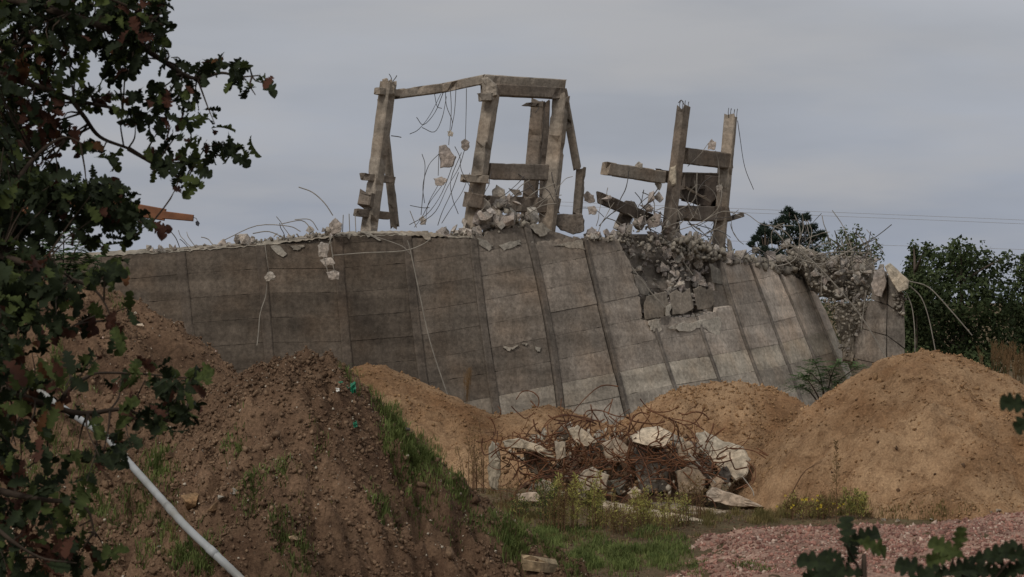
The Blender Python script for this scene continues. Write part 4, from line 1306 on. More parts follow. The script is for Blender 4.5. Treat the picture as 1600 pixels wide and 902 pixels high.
lump([(1104, 770), (1112, 762), (1134, 768), (1170, 780), (1197, 793), (1164, 792), (1132, 788), (1108, 782)], 70.0, 0.6, 'flat pale wedge of concrete lying at the right foot of rubble pile', 404, (0.46, 0.38, 0.30), bevel=.06)
lump([(763, 706), (769, 690), (778, 692), (782, 710), (781, 742), (776, 770), (766, 762), (762, 730)], 71.5, 0.35, 'weathered upright concrete post at the left end of rubble pile', 405, (0.36, 0.32, 0.25), bevel=.06)
lump([(784, 690), (812, 684), (838, 694), (862, 706), (868, 716), (846, 710), (816, 700), (790, 700)], 70.9, 0.7, 'pale slab bridging the dark gap at left of rubble pile', 406, (0.44, 0.38, 0.29), bevel=.07)
lump([(888, 672), (902, 664), (922, 680), (934, 692), (918, 698), (898, 690)], 71.3, 0.6, 'pale broken block high in the middle of rubble pile', 407, (0.46, 0.40, 0.31))
lump([(1108, 750), (1122, 742), (1132, 752), (1126, 764), (1112, 764)], 70.6, 0.4, 'small tan block under the big tilted slab', 408, (0.42, 0.33, 0.24))
lump([(980, 770), (992, 760), (1002, 766), (1000, 777), (986, 779)], 70.0, 0.3, 'rounded pale stone in front of the upright grey slab', 409, (0.5, 0.42, 0.32))
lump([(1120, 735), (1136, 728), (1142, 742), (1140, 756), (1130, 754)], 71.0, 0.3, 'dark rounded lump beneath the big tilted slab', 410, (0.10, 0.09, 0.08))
lump([(1050, 690), (1086, 690), (1112, 722), (1124, 750), (1090, 770), (1052, 760)], 72.6, 0.8, 'shaded grey slab behind the bars between block and tilted slab', 411, (0.24, 0.21, 0.18))
lump([(838, 758), (848, 748), (862, 754), (870, 764), (856, 768), (842, 766)], 70.6, 0.35, 'angular pale chunk in front of the rusty bars at left', 412, (0.5, 0.43, 0.34))
lump([(866, 690), (884, 690), (884, 714), (870, 722)], 70.7, 0.4, 'square chunk wedged in the bars left of pile centre', 413, (0.36, 0.31, 0.24))
lump([(806, 772), (838, 769), (846, 776), (842, 784), (812, 784)], 69.5, 0.4, 'low pale slab end lying in front of rubble pile left', 414, (0.46, 0.38, 0.30), bevel=.05)
lump([(1054, 694), (1076, 688), (1094, 704), (1086, 722), (1062, 718)], 71.3, 0.5, 'tan block between the crowning block and the big tilted slab', 415, (0.38, 0.31, 0.23))
lump([(938, 694), (962, 684), (982, 698), (976, 722), (948, 722)], 71.3, 0.5, 'tan broken block left of the crowning block', 416, (0.40, 0.33, 0.25))
lump([(900, 742), (926, 730), (952, 742), (948, 764), (912, 768)], 70.5, 0.5, 'pale block low in the middle of the rusty bars', 417, (0.42, 0.36, 0.28))
lump([(1056, 736), (1084, 726), (1104, 748), (1096, 772), (1062, 772)], 70.5, 0.5, 'brown block at the foot of the pile under the tilted slab', 418, (0.30, 0.235, 0.17))
lump([(818, 704), (850, 712), (862, 734), (838, 742), (820, 728)], 71.4, 0.5, 'shadowed block under the bridging slab at left', 419, (0.28, 0.235, 0.18))
cnt = 0
PILE = [(786, 700), (830, 676), (900, 664), (960, 672), (1060, 676), (1110, 700), (1150, 755), (1100, 775), (1000, 776), (900, 774), (820, 766), (788, 740)]
pobjs = []
while cnt < 52:
    px, py = random.uniform(786, 1150), random.uniform(664, 778)
    if not inside(px, py, PILE) or (785 < px < 835 and 700 < py < 745):
        continue
    cnt += 1
    Y = 73.0 - (py - 664) / 114 * 2.6 + random.uniform(-.2, .3)
    o = place_chunk(px, py, Y + .35, random.uniform(6, 16) if random.random() < .65 else random.uniform(14, 26), random.random() < .35, rcol(.20, .50, .74))
    pobjs.append(o)
label_zone(pobjs, 'of the rusty rubble pile', RP)
P, S = [], []
while len(P) < 500:
    px, py = random.uniform(786, 1150), random.uniform(664, 785)
    if inside(px, py, PILE):
        P.append(at(px, py, 73.1 - (py - 664) / 114 * 2.6 + random.uniform(-.2, .4))[:]); S.append(random.uniform(1.5, 5.0) / F * 72)
o = octa_scatter('rubble_crumbs', np.array(P), np.array(S), [M['pebble'], M['soil_clod'], M['sand_clod']], aniso=(0.45, 1.45), rough=0.12, base='shard', seed=78)
tag(o, 'small crumbs and stones in the rusty rubble pile', 'rubble')
# earth bulk under the pile
V, Fc = [], []
bx = np.linspace(1.0, 6.4, 40); by = np.linspace(70.4, 76.5, 40)
BX, BY = np.meshgrid(bx, by, indexing='ij')
x0 = (970 - 800) / F * 72
BZ = 1.55 * np.exp(-(((BX - 2.6) / 2.1) ** 4)) * np.clip(1 - np.abs(BY - 73.6) / 2.6, 0, 1) + .12 * fbm(BX * 2, BY * 2, 5, 3) + ground_z(BX, BY) - .15
BZ -= 0.9 * np.exp(-(((BX - 0.16) / .5) ** 2))
o = obj('rubble_base', grid_mesh('rubble_base', BX, BY, BZ, BZ > -0.2, M['soil']))
tag(o, 'dark earth packed under the rebar rubble pile', 'mound')

tangle = thing('rebar_tangle', 'tangle of rusty bent reinforcing bars over the rubble pile', 'rebar', at(960, 790, 71))
trnd = random.Random(91)
def bar(pts, r=0.014, mat='rust'):
    put(obj('bar', wire_mesh(pts, r, mat, 3, 4)), tangle)
for k in range(296):
    c = trnd.random()
    if c < .55:
        cx, cy = trnd.gauss(880, 58), trnd.gauss(710, 26)
    elif c < .91:
        cx, cy = trnd.gauss(1015, 42), trnd.gauss(708, 26)
    else:
        cx, cy = trnd.gauss(1105, 30), trnd.gauss(715, 28)
    cx = min(max(cx, 775), 1180); cy = min(max(cy, 652), 765)
    if 985 < cx < 1050 and 668 < cy < 768 and trnd.random() < .3:
        continue
    if cx > 1118 and cy < 690:
        continue
    Y = 72.7 - (cy - 660) / 110 * 2.3 - trnd.uniform(0.2, 1.0)
    L = trnd.uniform(30, 90); a = trnd.gauss(0, .7) + (math.pi if trnd.random() < .5 else 0)
    P = []
    curl = trnd.gauss(0, .34)
    x, y = cx - math.cos(a) * L / 2, cy + math.sin(a) * L / 2
    for q in range(6):
        P.append(at(x, y, Y + trnd.uniform(-.12, .12)))
        x += math.cos(a) * L / 5; y -= math.sin(a) * L / 5; a += curl + trnd.gauss(0, .2) + (trnd.choice((-1.3, 1.3)) if trnd.random() < .14 else 0)
    bar(P, trnd.choice((.008, .011, .015, .019)))
for p in [[(882, 665), (902, 636), (928, 610), (945, 602), (966, 604)], [(912, 652), (918, 642), (940, 642), (962, 650), (985, 652)], [(950, 648), (957, 624)], [(952, 650), (964, 660), (980, 668)], [(850, 668), (870, 652), (900, 650), (940, 660)],
          [(845, 676), (858, 656), (884, 648), (910, 654)], [(786, 800), (806, 770), (836, 745), (880, 734)], [(790, 804), (800, 776), (824, 752), (868, 742)], [(794, 800), (810, 766), (850, 748), (900, 738)], [(788, 806), (812, 785), (830, 756)],
          [(1076, 708), (1100, 735), (1118, 755)], [(1166, 720), (1180, 735), (1176, 755), (1162, 762)], [(1168, 726), (1176, 750), (1150, 765)], [(1160, 745), (1175, 765), (1178, 775)], [(1010, 640), (1040, 652), (1075, 668), (1092, 690)],
          [(1050, 654), (1080, 660), (1100, 672)], [(1094, 668), (1086, 655)], [(1030, 704), (1060, 730), (1090, 760)], [(990, 690), (1010, 730), (1020, 770)], [(1182, 700), (1200, 712), (1186, 706)], [(1140, 700), (1176, 704), (1196, 716)]]:
    bar([at(q[0], q[1], 71.0 + (700 - q[1]) / 60.0 * .9) for q in p], .015, 'rust' if random.random() < .85 else 'wire')

# ------------------------------------------------------------------ bits lying about
def stone_at(px, py, rpx, label, col, flat=False, sq=None, cat='stone', name='stone', group=None):
    h = hit(px, py + rpx * .4)
    o = place_chunk(px, py, h.y, rpx, flat, col, name, rot=(random.uniform(-.3, .3), random.uniform(-.3, .3), random.uniform(0, 6)), sq=sq)
    o.location = h + Vector((0, 0, rpx / F * h.y * .25))
    tag(o, label, cat, group)
    return o
stone_at(300, 792, 26, 'large brown clod beside the white pipe on the earth mound', (0.26, 0.165, 0.09))
stone_at(366, 770, 10, 'grey stone above the small tan stones on the left earth slope', (0.30, 0.27, 0.23))
stone_at(374, 766, 9, 'round tan stone on the left earth slope', (0.42, 0.29, 0.17))
stone_at(345, 777, 8, 'pale stone at the left end of the stones on the earth slope', (0.36, 0.32, 0.26))
stone_at(462, 843, 14, 'flat pale stone low on the brown earth mound', (0.40, 0.29, 0.18), True)
stone_at(216, 508, 12, 'bright pale scrap of stone high on the left mound', (0.70, 0.58, 0.44), True)
stone_at(211, 492, 5, 'small pale stone just above the bright scrap on the left mound', (0.6, 0.52, 0.4))
stone_at(810, 819, 6, 'small white pebble in the grass right of the earth mound', (0.70, 0.62, 0.50))
stone_at(826, 832, 8, 'red brick piece in the grass right of the earth mound', (0.24, 0.07, 0.05), cat='brick', name='brick')
stone_at(335, 812, 18, 'rounded soil lump below the white pipe stones', (0.20, 0.13, 0.075))
stone_at(265, 716, 14, 'dark clod at the hollow near the top of the pipe', (0.17, 0.11, 0.07))
for k, (px, py, r) in enumerate([(1380, 812, 6), (1402, 813, 6), (1455, 812, 5), (1548, 800, 5), (1560, 798, 7)]):
    stone_at(px, py, r, ('leftmost', 'second from left', 'middle', 'second from right', 'rightmost')[k] + ' of five grey stones at the foot of the big sand mound', (0.33, 0.28, 0.22), group='stones at the sand mound foot')
for (px, py, r) in [(1338, 626, 4), (1400, 700, 7), (1420, 735, 6), (1505, 728, 7), (1404, 765, 6), (1310, 735, 5), (1320, 742, 6), (1300, 738, 4), (1290, 640, 4), (1372, 690, 5), (1460, 745, 4)]:
    stone_at(px, py, r, 'dark clod stuck in the face of the big sand mound', (0.12, 0.075, 0.045), cat='clod', name='clod', group='dark clods in the sand mound')
# flat slabs in the grass
def ground_slab(poly, label, thick, col, seed):
    """slab lying on the ground: outline in the photo projected onto the terrain"""
    rnd = random.Random(seed)
    pts = []
    cxp = sum(p[0] for p in poly) / len(poly); cyp = sum(p[1] for p in poly) / len(poly)
    hc = hit(cxp, cyp); zt = hc.z
    for a, b in zip(poly, poly[1:] + poly[:1]):
        for k in range(4):
            t = k / 4
            px = a[0] + (b[0] - a[0]) * t + rnd.uniform(-.8, .8); py = a[1] + (b[1] - a[1]) * t + rnd.uniform(-.3, .3)
            Yq = (zt + thick - CAMZ) * F / (HZ - py)
            if seed == 1:                      # lies on the sloping toe of the mound
                Yq = min(max(hit(px, py).y, hc.y - .5), hc.y + .5) - .35
            pts.append(at(px, py, Yq))
    n = len(pts)
    V = [p.copy() for p in pts] + [p - Vector((0, -.05, .16)) for p in pts]
    c = sum((Vector(v) for v in V[:n]), Vector()) / n
    V2 = [v - c for v in V]
    o = obj('concrete_slab', mesh('concrete_slab', V2, [tuple(range(n))] + [(q, q + n, (q + 1) % n + n, (q + 1) % n) for q in range(n)], [M['chunk']]), color=col)
    o.location = c
    tag(o, label, 'slab')
ground_slab([(815, 866), (868, 874), (872, 882), (818, 876)], 'flat tan slab half sunk in the grass at the mound foot', .10, (0.36, 0.28, 0.18), 1)
ground_slab([(936, 780), (1000, 792), (1060, 803), (1098, 812), (1096, 818), (1040, 810), (940, 790)], 'long pale kerb-like slab lying in front of the rubble pile', .08, (0.45, 0.37, 0.27), 2)
ground_slab([(1010, 776), (1080, 790), (1150, 800), (1148, 806), (1070, 800), (1008, 784)], 'second long slab half hidden behind the weeds by the rubble', .07, (0.33, 0.27, 0.20), 3)

# white pipe down the left slope
pp = []
for (px, py) in [(20, 578), (80, 625), (165, 682), (215, 738), (290, 822), (375, 903), (425, 950)]:
    h = hit(px, py + 8)
    if h is not None:
        pp.append((px, py, h.y))
pp2 = []
for a_, b_ in zip(pp, pp[1:]):
    for k in range(8):
        q = (a_[0] + (b_[0] - a_[0]) * k / 8, a_[1] + (b_[1] - a_[1]) * k / 8)
        h = min((hit(q[0] + dx, q[1] + 8) for dx in (-7, 0, 7)), key=lambda v: v.y)
        pp2.append((q[0], q[1], h.y))
ys_ = np.array([p[2] for p in pp2])
lo_ = np.array([ys_[max(0, i - 4):i + 5].min() for i in range(len(ys_))])
sm_ = np.array([lo_[max(0, i - 4):i + 5].mean() for i in range(len(ys_))])
pp = [at(p[0], p[1], float(min(y, l)) - .12) for p, y, l in zip(pp2, sm_, lo_)][::4]
pipe = thing('pipe', 'long white plastic pipe running down the left earth slope', 'pipe', tuple(pp[-1]))
sp = catmull(pp, 8)
put(obj('tube', mesh('tube', *tube(sp, lambda t: 0.060 + 0.002 * math.sin(t * 260), 12), [M['pipe']], True)), pipe)
for f in (.42, .66, .8):
    k = int(len(sp) * f)
    put(obj('coupling', mesh('coupling', *tube(sp[k:k + 3], 0.067, 12), [M['pipe']], True)), pipe)

# dark stick poking out of the flank, green and white plastic scraps
h = hit(628, 671)
o = obj('stick', mesh('stick', *tube([at(606, 668, h.y + .2), at(622, 669, h.y), at(640, 671, h.y - .1)], lambda t: .035 - .01 * t, 7), [M['wire_dark']], True))
tag(o, 'short dark pipe stub poking out of the grassy mound flank', 'pipe')
def scrap(px, py, wpx, hpx, mat, label, seed, cat='plastic', rise=0.0):
    rnd = random.Random(seed)
    h = hit(px, py + hpx * .5)
    Y = h.y - .05
    nx_, ny_ = 6, 5
    V, Fc = [], []
    for i in range(nx_):
        for j in range(ny_):
            x = px + (i / (nx_ - 1) - .5) * wpx * (1 - .35 * abs(j / (ny_ - 1) - .5)) + rnd.uniform(-.6, .6)
            y = py + (j / (ny_ - 1) - .5) * hpx + rnd.uniform(-1, 1) + math.sin(i * 1.3) * hpx * .12
            V.append(at(x, y, Y + rnd.uniform(-.05, .05) - .03 * j))
    for i in range(nx_ - 1):
        for j in range(ny_ - 1):
            Fc.append((i * ny_ + j, i * ny_ + j + 1, (i + 1) * ny_ + j + 1, (i + 1) * ny_ + j))
    o = obj('plastic_scrap', mesh('plastic_scrap', V, Fc, [M[mat]]))
    s = o.modifiers.new('thickness', 'SOLIDIFY'); s.thickness = .006
    return tag(o, label, cat)
scrap(552, 606, 9, 17, 'green_plastic', 'upright green plastic scrap in the grass on the mound crest', 1)
scrap(530, 600, 14, 7, 'green_plastic', 'crumpled green plastic scrap left of the upright one', 2)
scrap(541, 606, 9, 6, 'green_plastic', 'small green plastic bit between the two larger scraps', 3)
scrap(528, 609, 6, 5, 'white_plastic', 'tiny white scrap beside the green plastic', 4)
scrap(557, 612, 6, 4, 'white_plastic', 'white scrap right of the upright green plastic', 5)
scrap(555, 663, 6, 9, 'green_plastic', 'small green scrap alone lower on the mound face', 6)

# ------------------------------------------------------------------ grass
def blades(name, P, L, wd, mat, seed, lean=1.0, parent=None):
    rng = np.random.default_rng(seed)
    n = len(P)
    a = rng.uniform(0, 2 * np.pi, n); ln = rng.uniform(0.1, lean, n)
    L = np.asarray(L) * rng.uniform(.6, 1.25, n)
    d = np.stack([np.cos(a), np.sin(a), np.zeros(n)], -1)
    sd = np.stack([-np.sin(a + rng.normal(0, .9, n)), np.cos(a), np.zeros(n)], -1)
    up = np.array([0, 0, 1.0])
    base = P - up * .02
    mid = P + (up * (L * .6)[:, None]) + d * (L * ln * .35)[:, None]
    tip = P + (up * (L * (1 - ln * .35))[:, None]) + d * (L * ln * 1.1)[:, None]
    w = wd * rng.uniform(.7, 1.3, n)
    w = w[:, None]
    V = np.stack([base - sd * w, base + sd * w, mid + sd * w * .75, mid - sd * w * .75, tip], 1)
    idx = (np.arange(n) * 5)[:, None]
    T = np.concatenate([idx + np.array([0, 1, 2]), idx + np.array([0, 2, 3]), idx + np.array([3, 2, 4])], 0)
    return obj(name, mesh(name, V.reshape(-1, 3), T, [mat]), parent, kind='stuff')

LSC = 0.62
def grass_pts(patches, seed):
    """patches: (px, py, rx, ry, n, length); clumped round the terrain points seen there"""
    rnd = random.Random(seed)
    P, L = [], []
    Q = []
    for (px, py, rx, ry, n, ln) in patches:
        for _ in range(max(1, n // 26)):
            a = rnd.uniform(0, 6.283); r = rnd.random() ** .7
            Q.append((px + rx * r * math.cos(a), py + ry * r * math.sin(a), ln))
    hx_, hy_, ok_ = hits([q[0] for q in Q], [q[1] for q in Q])
    pn = fbm(np.array([q[0] for q in Q]) * .045, np.array([q[1] for q in Q]) * .06, seed, 3)
    for q, x_, y_, o_, pn_ in zip(Q, hx_, hy_, ok_, pn):
        if pn_ < -0.12:
            continue
        if not o_ or y_ > 100:
            continue
        xp_ = np.interp(q[1], [560, 625, 682, 738, 822, 905], [5, 80, 165, 215, 290, 377])
        if -26 < q[0] - xp_ < 16 and q[0] < 400 and q[1] > 560:
            continue
        l = q[2] * LSC * rnd.uniform(.5, 1.3)
        for k in range(rnd.randint(14, 34)):
            P.append((x_ + rnd.gauss(0, .09), y_ + rnd.gauss(0, .12), 0)); L.append(l)
    P = np.array(P); P[:, 2] = terrain(P[:, 0], P[:, 1])
    return P, np.array(L)
GREEN = [(550, 590, 9, 12, 500, .30), (556, 575, 6, 6, 200, .22), (590, 632, 12, 14, 800, .34), (612, 656, 12, 12, 700, .36), (575, 622, 8, 8, 400, .28), (640, 690, 24, 16, 1000, .34), (660, 715, 28, 22, 1300, .34), (685, 745, 20, 18, 600, .30), (640, 740, 22, 14, 500, .24), (620, 700, 18, 12, 700, .28),
         (600, 792, 18, 14, 700, .26), (650, 790, 20, 10, 300, .2), (720, 775, 30, 14, 800, .24), (745, 790, 30, 12, 700, .22), (760, 820, 30, 14, 400, .2), (800, 850, 24, 18, 1300, .30), (700, 815, 40, 20, 300, .18), (365, 706, 12, 8, 350, .2), (430, 745, 30, 14, 700, .24), (395, 775, 22, 12, 500, .22), (500, 712, 10, 6, 200, .18),
         (440, 850, 14, 10, 300, .2), (470, 885, 26, 12, 500, .26), (430, 838, 10, 8, 200, .2), (350, 560, 14, 7, 250, .2), (330, 548, 10, 4, 120, .18), (180, 480, 12, 6, 100, .2),
         (240, 745, 30, 22, 1200, .28), (225, 790, 30, 26, 1500, .28), (255, 830, 30, 20, 900, .26), (290, 880, 40, 22, 1300, .30), (210, 850, 40, 30, 700, .24), (330, 890, 24, 12, 500, .26), (130, 700, 60, 40, 1400, .3), (100, 620, 50, 40, 1000, .3), (70, 560, 60, 40, 1000, .3), (150, 800, 50, 50, 900, .26), (50, 760, 60, 60, 900, .26), (100, 430, 40, 14, 500, .3),
         (850, 850, 50, 18, 1700, .26), (920, 868, 60, 22, 2600, .30), (990, 872, 60, 22, 2600, .30), (1040, 860, 40, 22, 1500, .26), (960, 890, 100, 14, 2400, .30), (890, 880, 40, 16, 900, .26), (800, 800, 30, 12, 600, .22), (840, 830, 40, 12, 900, .24), (900, 835, 60, 10, 800, .22), (1080, 890, 26, 12, 500, .2), (1160, 884, 26, 5, 260, .16), (1200, 892, 20, 5, 120, .16), (1020, 835, 50, 10, 600, .22)]
P, L = grass_pts(GREEN, 61)
tag(blades('grass', P, L, .008, M['grass'], 62), 'green grass tufts growing on the mounds and flat ground', 'grass')
DRY = [(800, 790, 40, 16, 900, .34), (860, 812, 60, 14, 1500, .38), (940, 815, 60, 14, 1500, .38), (1020, 815, 60, 12, 1300, .34), (1090, 812, 50, 10, 900, .3), (1150, 806, 60, 8, 1000, .28), (1230, 806, 50, 10, 1200, .34), (1280, 800, 40, 14, 1300, .42), (1330, 796, 30, 12, 800, .4), (1380, 806, 40, 5, 500, .24), (1460, 806, 50, 4, 400, .2), (1540, 798, 50, 4, 300, .2),
       (770, 760, 14, 30, 500, .4), (745, 735, 16, 30, 300, .34), (1010, 840, 90, 10, 700, .26), (900, 850, 80, 16, 500, .26), (650, 770, 60, 30, 300, .18), (470, 780, 80, 60, 300, .16), (250, 800, 60, 60, 400, .2), (1190, 815, 60, 5, 600, .26)]
P, L = grass_pts(DRY, 63)
tag(blades('dry_grass', P, L, .007, M['grass_dry'], 64), 'dry olive grass along the foot of the rubble and sand mounds', 'grass')

# straw-coloured tall grasses: right behind the sand mound, and one clump before the wall
def straw(px, py_base, py_top, spread, n, Y, label, seed):
    rnd = random.Random(seed)
    root = at(px, py_base, Y)
    V, Fc = [], []
    for k in range(n):
        x = px + rnd.gauss(0, spread)
        top = py_base + (py_top - py_base) * rnd.uniform(.6, 1.0)
        ln = rnd.gauss(0, spread * .4) + 3
        Yk = Y + rnd.uniform(-.5, .5)
        v, f = tube([at(x, py_base, Yk), at(x + ln * .4, (py_base + top) / 2, Yk), at(x + ln, top, Yk)], lambda t: .006, 3)
        V, Fc = join([(V, Fc), (v, f)])
        # plume
        for q in range(9):
            t = .62 + .38 * q / 8
            c = at(x + ln * t * t, py_base + (top - py_base) * t, Yk)
            for s in (-1, 1):
                e = Vector((rnd.uniform(.02, .07) * s, rnd.uniform(-.05, .05), rnd.uniform(.08, .18)))
                o = len(V); V += [c, c + e * .5 + Vector((.012, 0, 0)), c + e]; Fc.append((o, o + 1, o + 2))
    V = [Vector(v) - root for v in V]
    o = obj('tall_grass', mesh('tall_grass', V, Fc, [M['straw']]))
    o.location = root
    return tag(o, label, 'grass')
straw(1565, 600, 536, 16, 46, 88, 'tall orange-brown dead grass behind the right edge of the sand mound', 1)
straw(1592, 612, 556, 9, 22, 86, 'shorter dead grass clump at the right picture edge', 2)
straw(727, 640, 574, 4, 9, 84, 'thin dry stalk clump standing before the dark wall', 3)

# ------------------------------------------------------------------ weeds
def weed(px, pyb, pyt, wpx, label, mats, n, seed, flowers=0, stems=3):
    rnd = random.Random(seed)
    b = hit(px, pyb)
    root = thing('weed', label, 'weed', b)
    s = b.y / F
    hgt = (pyb - pyt) * s; wd = wpx * s
    SV, SF = [], []
    LV, LF, LM = [], [], []
    stems = stems * 3 if stems > 1 else 1
    for k in range(stems):
        x0 = rnd.gauss(0, wd * .22); y0 = rnd.gauss(0, wd * .2)
        tip = Vector((x0 * 1.25 + rnd.gauss(0, wd * .10), y0 + rnd.gauss(0, .1), hgt * (rnd.uniform(.55, 1.0) if k else 1.0)))
        path = catmull([Vector((x0, y0, -.05)), Vector((x0 * 1.02, y0, tip.z * .5)), tip], 5)
        SV, SF = join([(SV, SF), tube(path, lambda t: .012 - .008 * t, 4)])
        for q in range(n // stems):
            t = rnd.random() ** .75
            if t < .25 and rnd.random() < .6:
                continue
            c = path[0].lerp(tip, t)
            plume = (.35 + .65 * math.sin(min(t * 1.25, 1) * math.pi * .92)) * (1 - .55 * max(t - .6, 0) / .4)
            rr = wd * .17 * plume * abs(rnd.gauss(0, .75))
            a = rnd.uniform(0, 6.283)
            c2 = c + Vector((math.cos(a) * rr, math.sin(a) * rr, rr * rnd.uniform(.2, 1.1)))
            dr = Vector((math.cos(a), math.sin(a), rnd.uniform(.2, 1.6)))
            dr = (dr + Vector((rnd.gauss(0, .3), rnd.gauss(0, .3), rnd.gauss(0, .3)))).normalized()
            sd = dr.cross(Vector((rnd.gauss(0, 1), rnd.gauss(0, 1), rnd.gauss(0, 1)))).normalized()
            l = rnd.uniform(.04, .095); w = l * .13
            o = len(LV); LV += [c2, c2 + dr * l * .5 + sd * w, c2 + dr * l, c2 + dr * l * .5 - sd * w]; LF.append((o, o + 1, o + 2, o + 3)); LM.append(0 if rnd.random() < .75 else 1)
    so = obj('stem', mesh('stem', SV, SF, [M['weed_stem']], True), root)
    fo = obj('foliage', mesh('foliage', LV, LF, [M[mats[0]], M[mats[1]]], False, LM), root)
    if flowers:
        V, Fc = [], []
        for q in range(flowers):
            c = Vector((rnd.gauss(0, wd * .4), rnd.gauss(0, wd * .3), hgt * rnd.uniform(.4, .95)))
            for k in range(4):
                a = k * 1.571 + rnd.random(); o = len(V)
                V += [c, c + Vector((math.cos(a) * .03, -.01, math.sin(a) * .03)), c + Vector((math.cos(a + .8) * .03, -.012, math.sin(a + .8) * .03))]; Fc.append((o, o + 1, o + 2))
        obj('flowers', mesh('flowers', V, Fc, [M['yellow']]), root, kind='stuff')
weed(852, 826, 748, 46, 'dark green bushy weed, leftmost before the rubble pile', ('weed_dark', 'weed'), 1500, 1)
weed(897, 828, 738, 56, 'tallest yellow-green weed before the rubble pile', ('weed', 'weed_brown'), 1900, 2)
weed(935, 824, 752, 44, 'yellow-green weed just right of the tallest one', ('weed', 'weed_dark'), 1200, 3)
weed(1012, 822, 762, 54, 'yellow-green weed below the upright grey slab', ('weed', 'weed_brown'), 1300, 4)
weed(1068, 820, 772, 34, 'small sparse weed right of the grey slab weed', ('weed', 'weed_dark'), 420, 5)
weed(1088, 812, 742, 40, 'brown withered weed before the shaded slab', ('weed_brown', 'weed_stem'), 900, 6)
weed(745, 770, 650, 60, 'brown dry weed against the sandy slope left of the rubble', ('weed_brown', 'weed_stem'), 1100, 7, 0, 5)
weed(975, 834, 790, 60, 'low brown weed in front of the long pale slab', ('weed_brown', 'weed'), 800, 8)
weed(1250, 812, 770, 50, 'low yellow-flowered weed at the left foot of the big sand mound', ('weed_brown', 'weed'), 1100, 9, 16)
weed(1332, 812, 762, 40, 'green tufted weed at the foot of the big sand mound', ('weed', 'weed_dark'), 1100, 10, 2)
weed(1290, 812, 775, 40, 'low olive weed between the flowered and tufted weeds', ('weed_brown', 'weed'), 700, 11, 5)
weed(815, 812, 775, 36, 'short green weed at the grassy foot of earth mound', ('weed_dark', 'weed'), 500, 12)
weed(1308, 816, 690, 22, 'tall thin brown seed stalk before the big sand mound', ('weed_brown', 'straw'), 320, 13, 0, 1)
weed(872, 832, 756, 34, 'straw-brown weed between the dark green and the tallest weed', ('weed_brown', 'straw'), 700, 14)
weed(958, 832, 768, 36, 'straw-brown weed right of the yellow-green pair', ('weed_brown', 'weed'), 700, 15)
weed(1042, 826, 772, 36, 'yellowish weed between the slab weed and the small sparse one', ('weed', 'weed_brown'), 700, 16)
weed(796, 806, 742, 34, 'thin brown weed beside the upright concrete post', ('weed_brown', 'straw'), 450, 17)
def stalk(pts, label):
    b = hit(*pts[0])
    P = [Vector((0, 0, -.05))] + [at(p[0], p[1], b.y) - b for p in pts[1:]]
    o = obj('dry_stalk', mesh('dry_stalk', *tube(catmull(P, 6), lambda t: .022 - .012 * t, 5), [M['weed_stem']], True))
    o.location = b
    tag(o, label, 'stalk')
stalk([(1232, 782), (1240, 765), (1256, 738), (1272, 727)], 'bent bare stalk leaning against the big sand mound')

# shrub with feathery leaves by the wall
def shrub(px, pyb, Y, label, stems, seed, mat='shrub', leaf=.10):
    rnd = random.Random(seed)
    root = at(px, pyb, Y)
    r = thing('shrub', label, 'shrub', root)
    SV, SF, LV, LF = [], [], [], []
    for pts in stems:
        P = [at(q[0], q[1], Y + rnd.uniform(-.4, .4)) - root for q in pts]
        path = catmull(P, 6)
        SV, SF = join([(SV, SF), tube(path, lambda t: .028 - .018 * t, 5)])
        for k, c in enumerate(path):
            if k < len(path) * .25:
                continue
            for q in range(3):
                a = rnd.uniform(0, 6.283)
                d = Vector((math.cos(a), math.sin(a) * .7, rnd.uniform(-.2, .5))).normalized()
                fl = rnd.uniform(.25, .5)
                for m in range(7):
                    bp = c + d * fl * (m + 1) / 7 + Vector((0, 0, -.25 * ((m + 1) / 7) ** 2 * fl))
                    for s in (-1, 1):
                        sd = d.cross(Vector((0, 0, 1))).normalized() * s
                        dr = (sd + d * .5 + Vector((0, 0, rnd.uniform(-.4, .1)))).normalized()
                        o = len(LV); w = d * leaf * .2
                        LV += [bp, bp + dr * leaf * .5 + w, bp + dr * leaf, bp + dr * leaf * .5 - w]; LF.append((o, o + 1, o + 2, o + 3))
    obj('stem', mesh('stem', SV, SF, [M['bark_far']], True), r)
    obj('foliage', mesh('foliage', LV, LF, [M[mat]]), r)
shrub(1288, 640, 91, 'feathery green shrub at the wall foot beside the big sand mound', [
    [(1288, 640), (1284, 600), (1276, 572), (1268, 566)], [(1288, 640), (1296, 600), (1304, 575), (1312, 566)], [(1288, 640), (1270, 605), (1256, 590), (1244, 592)], [(1290, 640), (1285, 605), (1272, 588), (1262, 578)],
    [(1292, 640), (1308, 600), (1330, 580), (1345, 570)], [(1286, 640), (1265, 612), (1250, 605), (1240, 606)], [(1290, 640), (1300, 610), (1296, 585), (1290, 575)]], 3)
shrub(90, 470, 62, 'pale green shrub on the left mound behind the oak leaves', [[(90, 470), (85, 410), (80, 370)], [(90, 470), (110, 410), (125, 375)], [(90, 470), (60, 420), (50, 385)], [(92, 470), (105, 430), (140, 405)], [(90, 470), (98, 420), (100, 360)], [(88, 470), (70, 430), (66, 365)]], 4, 'shrub', .16)

